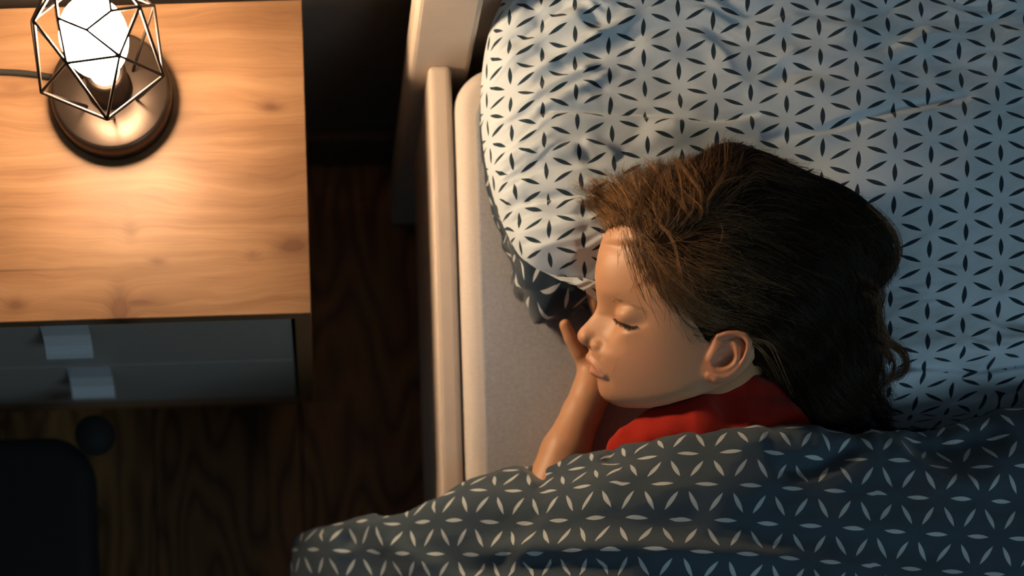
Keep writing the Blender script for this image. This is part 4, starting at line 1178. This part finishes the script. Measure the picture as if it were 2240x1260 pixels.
# loose locks drawn one by one: across the forehead, the curl by the pillow, wisps at the nape
LOCKS = [[(1425, 545, 6), (1422, 580, 8), (1405, 610, 10), (1383, 627, 10)], [(1440, 545, 6), (1432, 575, 8), (1436, 605, 6), (1430, 625, 5)], [(1395, 515, 4), (1402, 545, 8), (1428, 552, 8), (1440, 549, 6)],
         [(1390, 470, 20), (1420, 470, 22), (1470, 520, 16), (1488, 590, 10), (1500, 660, 6)], [(1380, 380, 25), (1400, 430, 25), (1410, 500, 14), (1440, 535, 8)], [(1350, 400, 30), (1372, 440, 30), (1395, 520, 10), (1450, 540, 8)],
         [(1460, 380, 20), (1440, 430, 20), (1440, 480, 18), (1490, 530, 10)], [(1620, 735, 40), (1660, 760, 30), (1690, 800, 20), (1712, 850, 10)], [(1640, 740, 36), (1680, 752, 20), (1700, 790, 12), (1735, 870, 10)],
         [(1300, 395, 25), (1330, 402, 28), (1362, 450, 25), (1375, 500, 10)], [(1320, 372, 20), (1355, 400, 30), (1372, 430, 28), (1392, 500, 10)], [(1410, 345, 15), (1440, 380, 22), (1452, 440, 22), (1448, 500, 12)]]
lk, tn = [], []
for L_ in LOCKS:
    for rpt in range(7):
        g_ = np.array(L_, float); g_[:, :2] += HR.randn(2) * 3 + HR.randn(len(L_), 2) * 2.0
        c_ = catmull(g_, 14); c_[:, 2] = ctop(c_[:, 0], c_[:, 1]) + c_[:, 2] * HR.uniform(.4, 1.0); lk.append(c_); tn.append(HR.uniform(.5, 1))
CURL = [[(1890, 640, 4), (1915, 650, 6), (1925, 690, 6), (1918, 740, 5)], [(1915, 690, 4), (1930, 730, 5), (1950, 750, 6), (1975, 775, 6), (1978, 805, 5), (1955, 822, 4), (1930, 815, 3)], [(1905, 720, 3), (1935, 745, 5), (1972, 768, 6), (1985, 800, 6), (1965, 828, 5), (1935, 826, 3)], [(1900, 760, 3), (1925, 765, 5), (1955, 790, 5), (1950, 830, 4), (1920, 850, 3)],
        [(1880, 600, 4), (1930, 640, 5), (1922, 690, 5), (1940, 740, 4), (1935, 800, 3)], [(1900, 450, 6), (1950, 500, 6), (1966, 550, 5), (1940, 605, 4), (1900, 635, 4)]]
for L_ in CURL:
    for rpt in range(60):
        g_ = np.array(L_, float); g_[:, :2] += HR.randn(2) * 4.5 + HR.randn(len(L_), 2) * 2.0
        c_ = catmull(g_, 14); c_[:, 2] = np.maximum(ctop(c_[:, 0], c_[:, 1]), -55) + c_[:, 2] * HR.uniform(.3, 1.5); lk.append(c_); tn.append(HR.uniform(0, .4))
strands_mesh('loose_locks', world_strands(np.array(lk)), HR.uniform(.00010, .00017, len(lk)), np.array(tn), M_strand, hair)
# lashes and brow
M_lash = strand_mat('lash_dark', (0.012, 0.007, 0.005), (0.03, 0.016, 0.010), 0.5)
M_brow = strand_mat('brow_hair', (0.10, 0.05, 0.025), (0.24, 0.12, 0.06), 0.6)
def c_surface(u, v):
    c_ = np.full(u.shape, np.nan)
    for x in np.arange(150, 0, -1.0):
        td = np.isnan(c_)
        if not td.any(): break
        ht = head_sdf(Hd(u[td], v[td], np.full(td.sum(), x))) < 0
        tmp = c_[td]; tmp[ht] = x; c_[td] = tmp
    return np.nan_to_num(c_, nan=30.0)
lp = catmull([(x[0], x[1]) for x in LASH], 84)[5:72]
lp = np.repeat(lp, 2, 0) + HR.randn(2 * len(lp), 2) * 0.5
lt = np.linspace(0, 1, len(lp))
ang = np.interp(lt, [0, .3, .6, 1], [2.35, 2.10, 1.75, 1.0]) + HR.randn(len(lp)) * .20
ln = np.interp(lt, [0, .25, .7, 1], [7, 12, 14, 10]) * HR.uniform(.5, 1.15, len(lp))
cs = c_surface(lp[:, 0], lp[:, 1]); cs = np.polyval(np.polyfit(lt, cs, 3), lt)
ls = []
for i in range(len(lp)):
    tt = np.linspace(0, 1, 7)
    x = lp[i, 0] + np.cos(ang[i]) * ln[i] * tt; y = lp[i, 1] + np.sin(ang[i]) * ln[i] * (tt - 0.18 * tt**2)
    ls.append(np.stack([x, y, cs[i] + 0.8 + 8 * tt], -1))
ls = np.array(ls); q_ = Hd(ls[..., 0], ls[..., 1], ls[..., 2])
strands_mesh('eyelashes', from_head(q_), np.full(len(ls), .00015), HR.rand(len(ls)), M_lash, person)
bl_ = catmull([(1338, 655), (1362, 660), (1388, 669), (1414, 684)], 90); kb = HR.randint(0, 90, 130)
bu = bl_[kb, 0] + HR.randn(130) * 2; bv = bl_[kb, 1] + HR.randn(130) * 2.6
cs = c_surface(bu, bv); bs = []
tt = np.linspace(0, 1, 6)
for i in range(130):
    a = 0.45 + HR.randn() * .2; l_ = HR.uniform(7, 13)
    x = bu[i] + np.cos(a) * l_ * tt; y = bv[i] + np.sin(a) * l_ * tt
    bs.append(np.stack([x, y, np.full(6, cs[i])], -1))
bs = np.array(bs); cc_ = c_surface(bs[..., 0].ravel(), bs[..., 1].ravel()).reshape(130, 6); bs[..., 2] = cc_ + 0.5
strands_mesh('eyebrow', from_head(Hd(bs[..., 0], bs[..., 1], bs[..., 2])), np.full(130, .00006), HR.rand(130), M_brow, person)
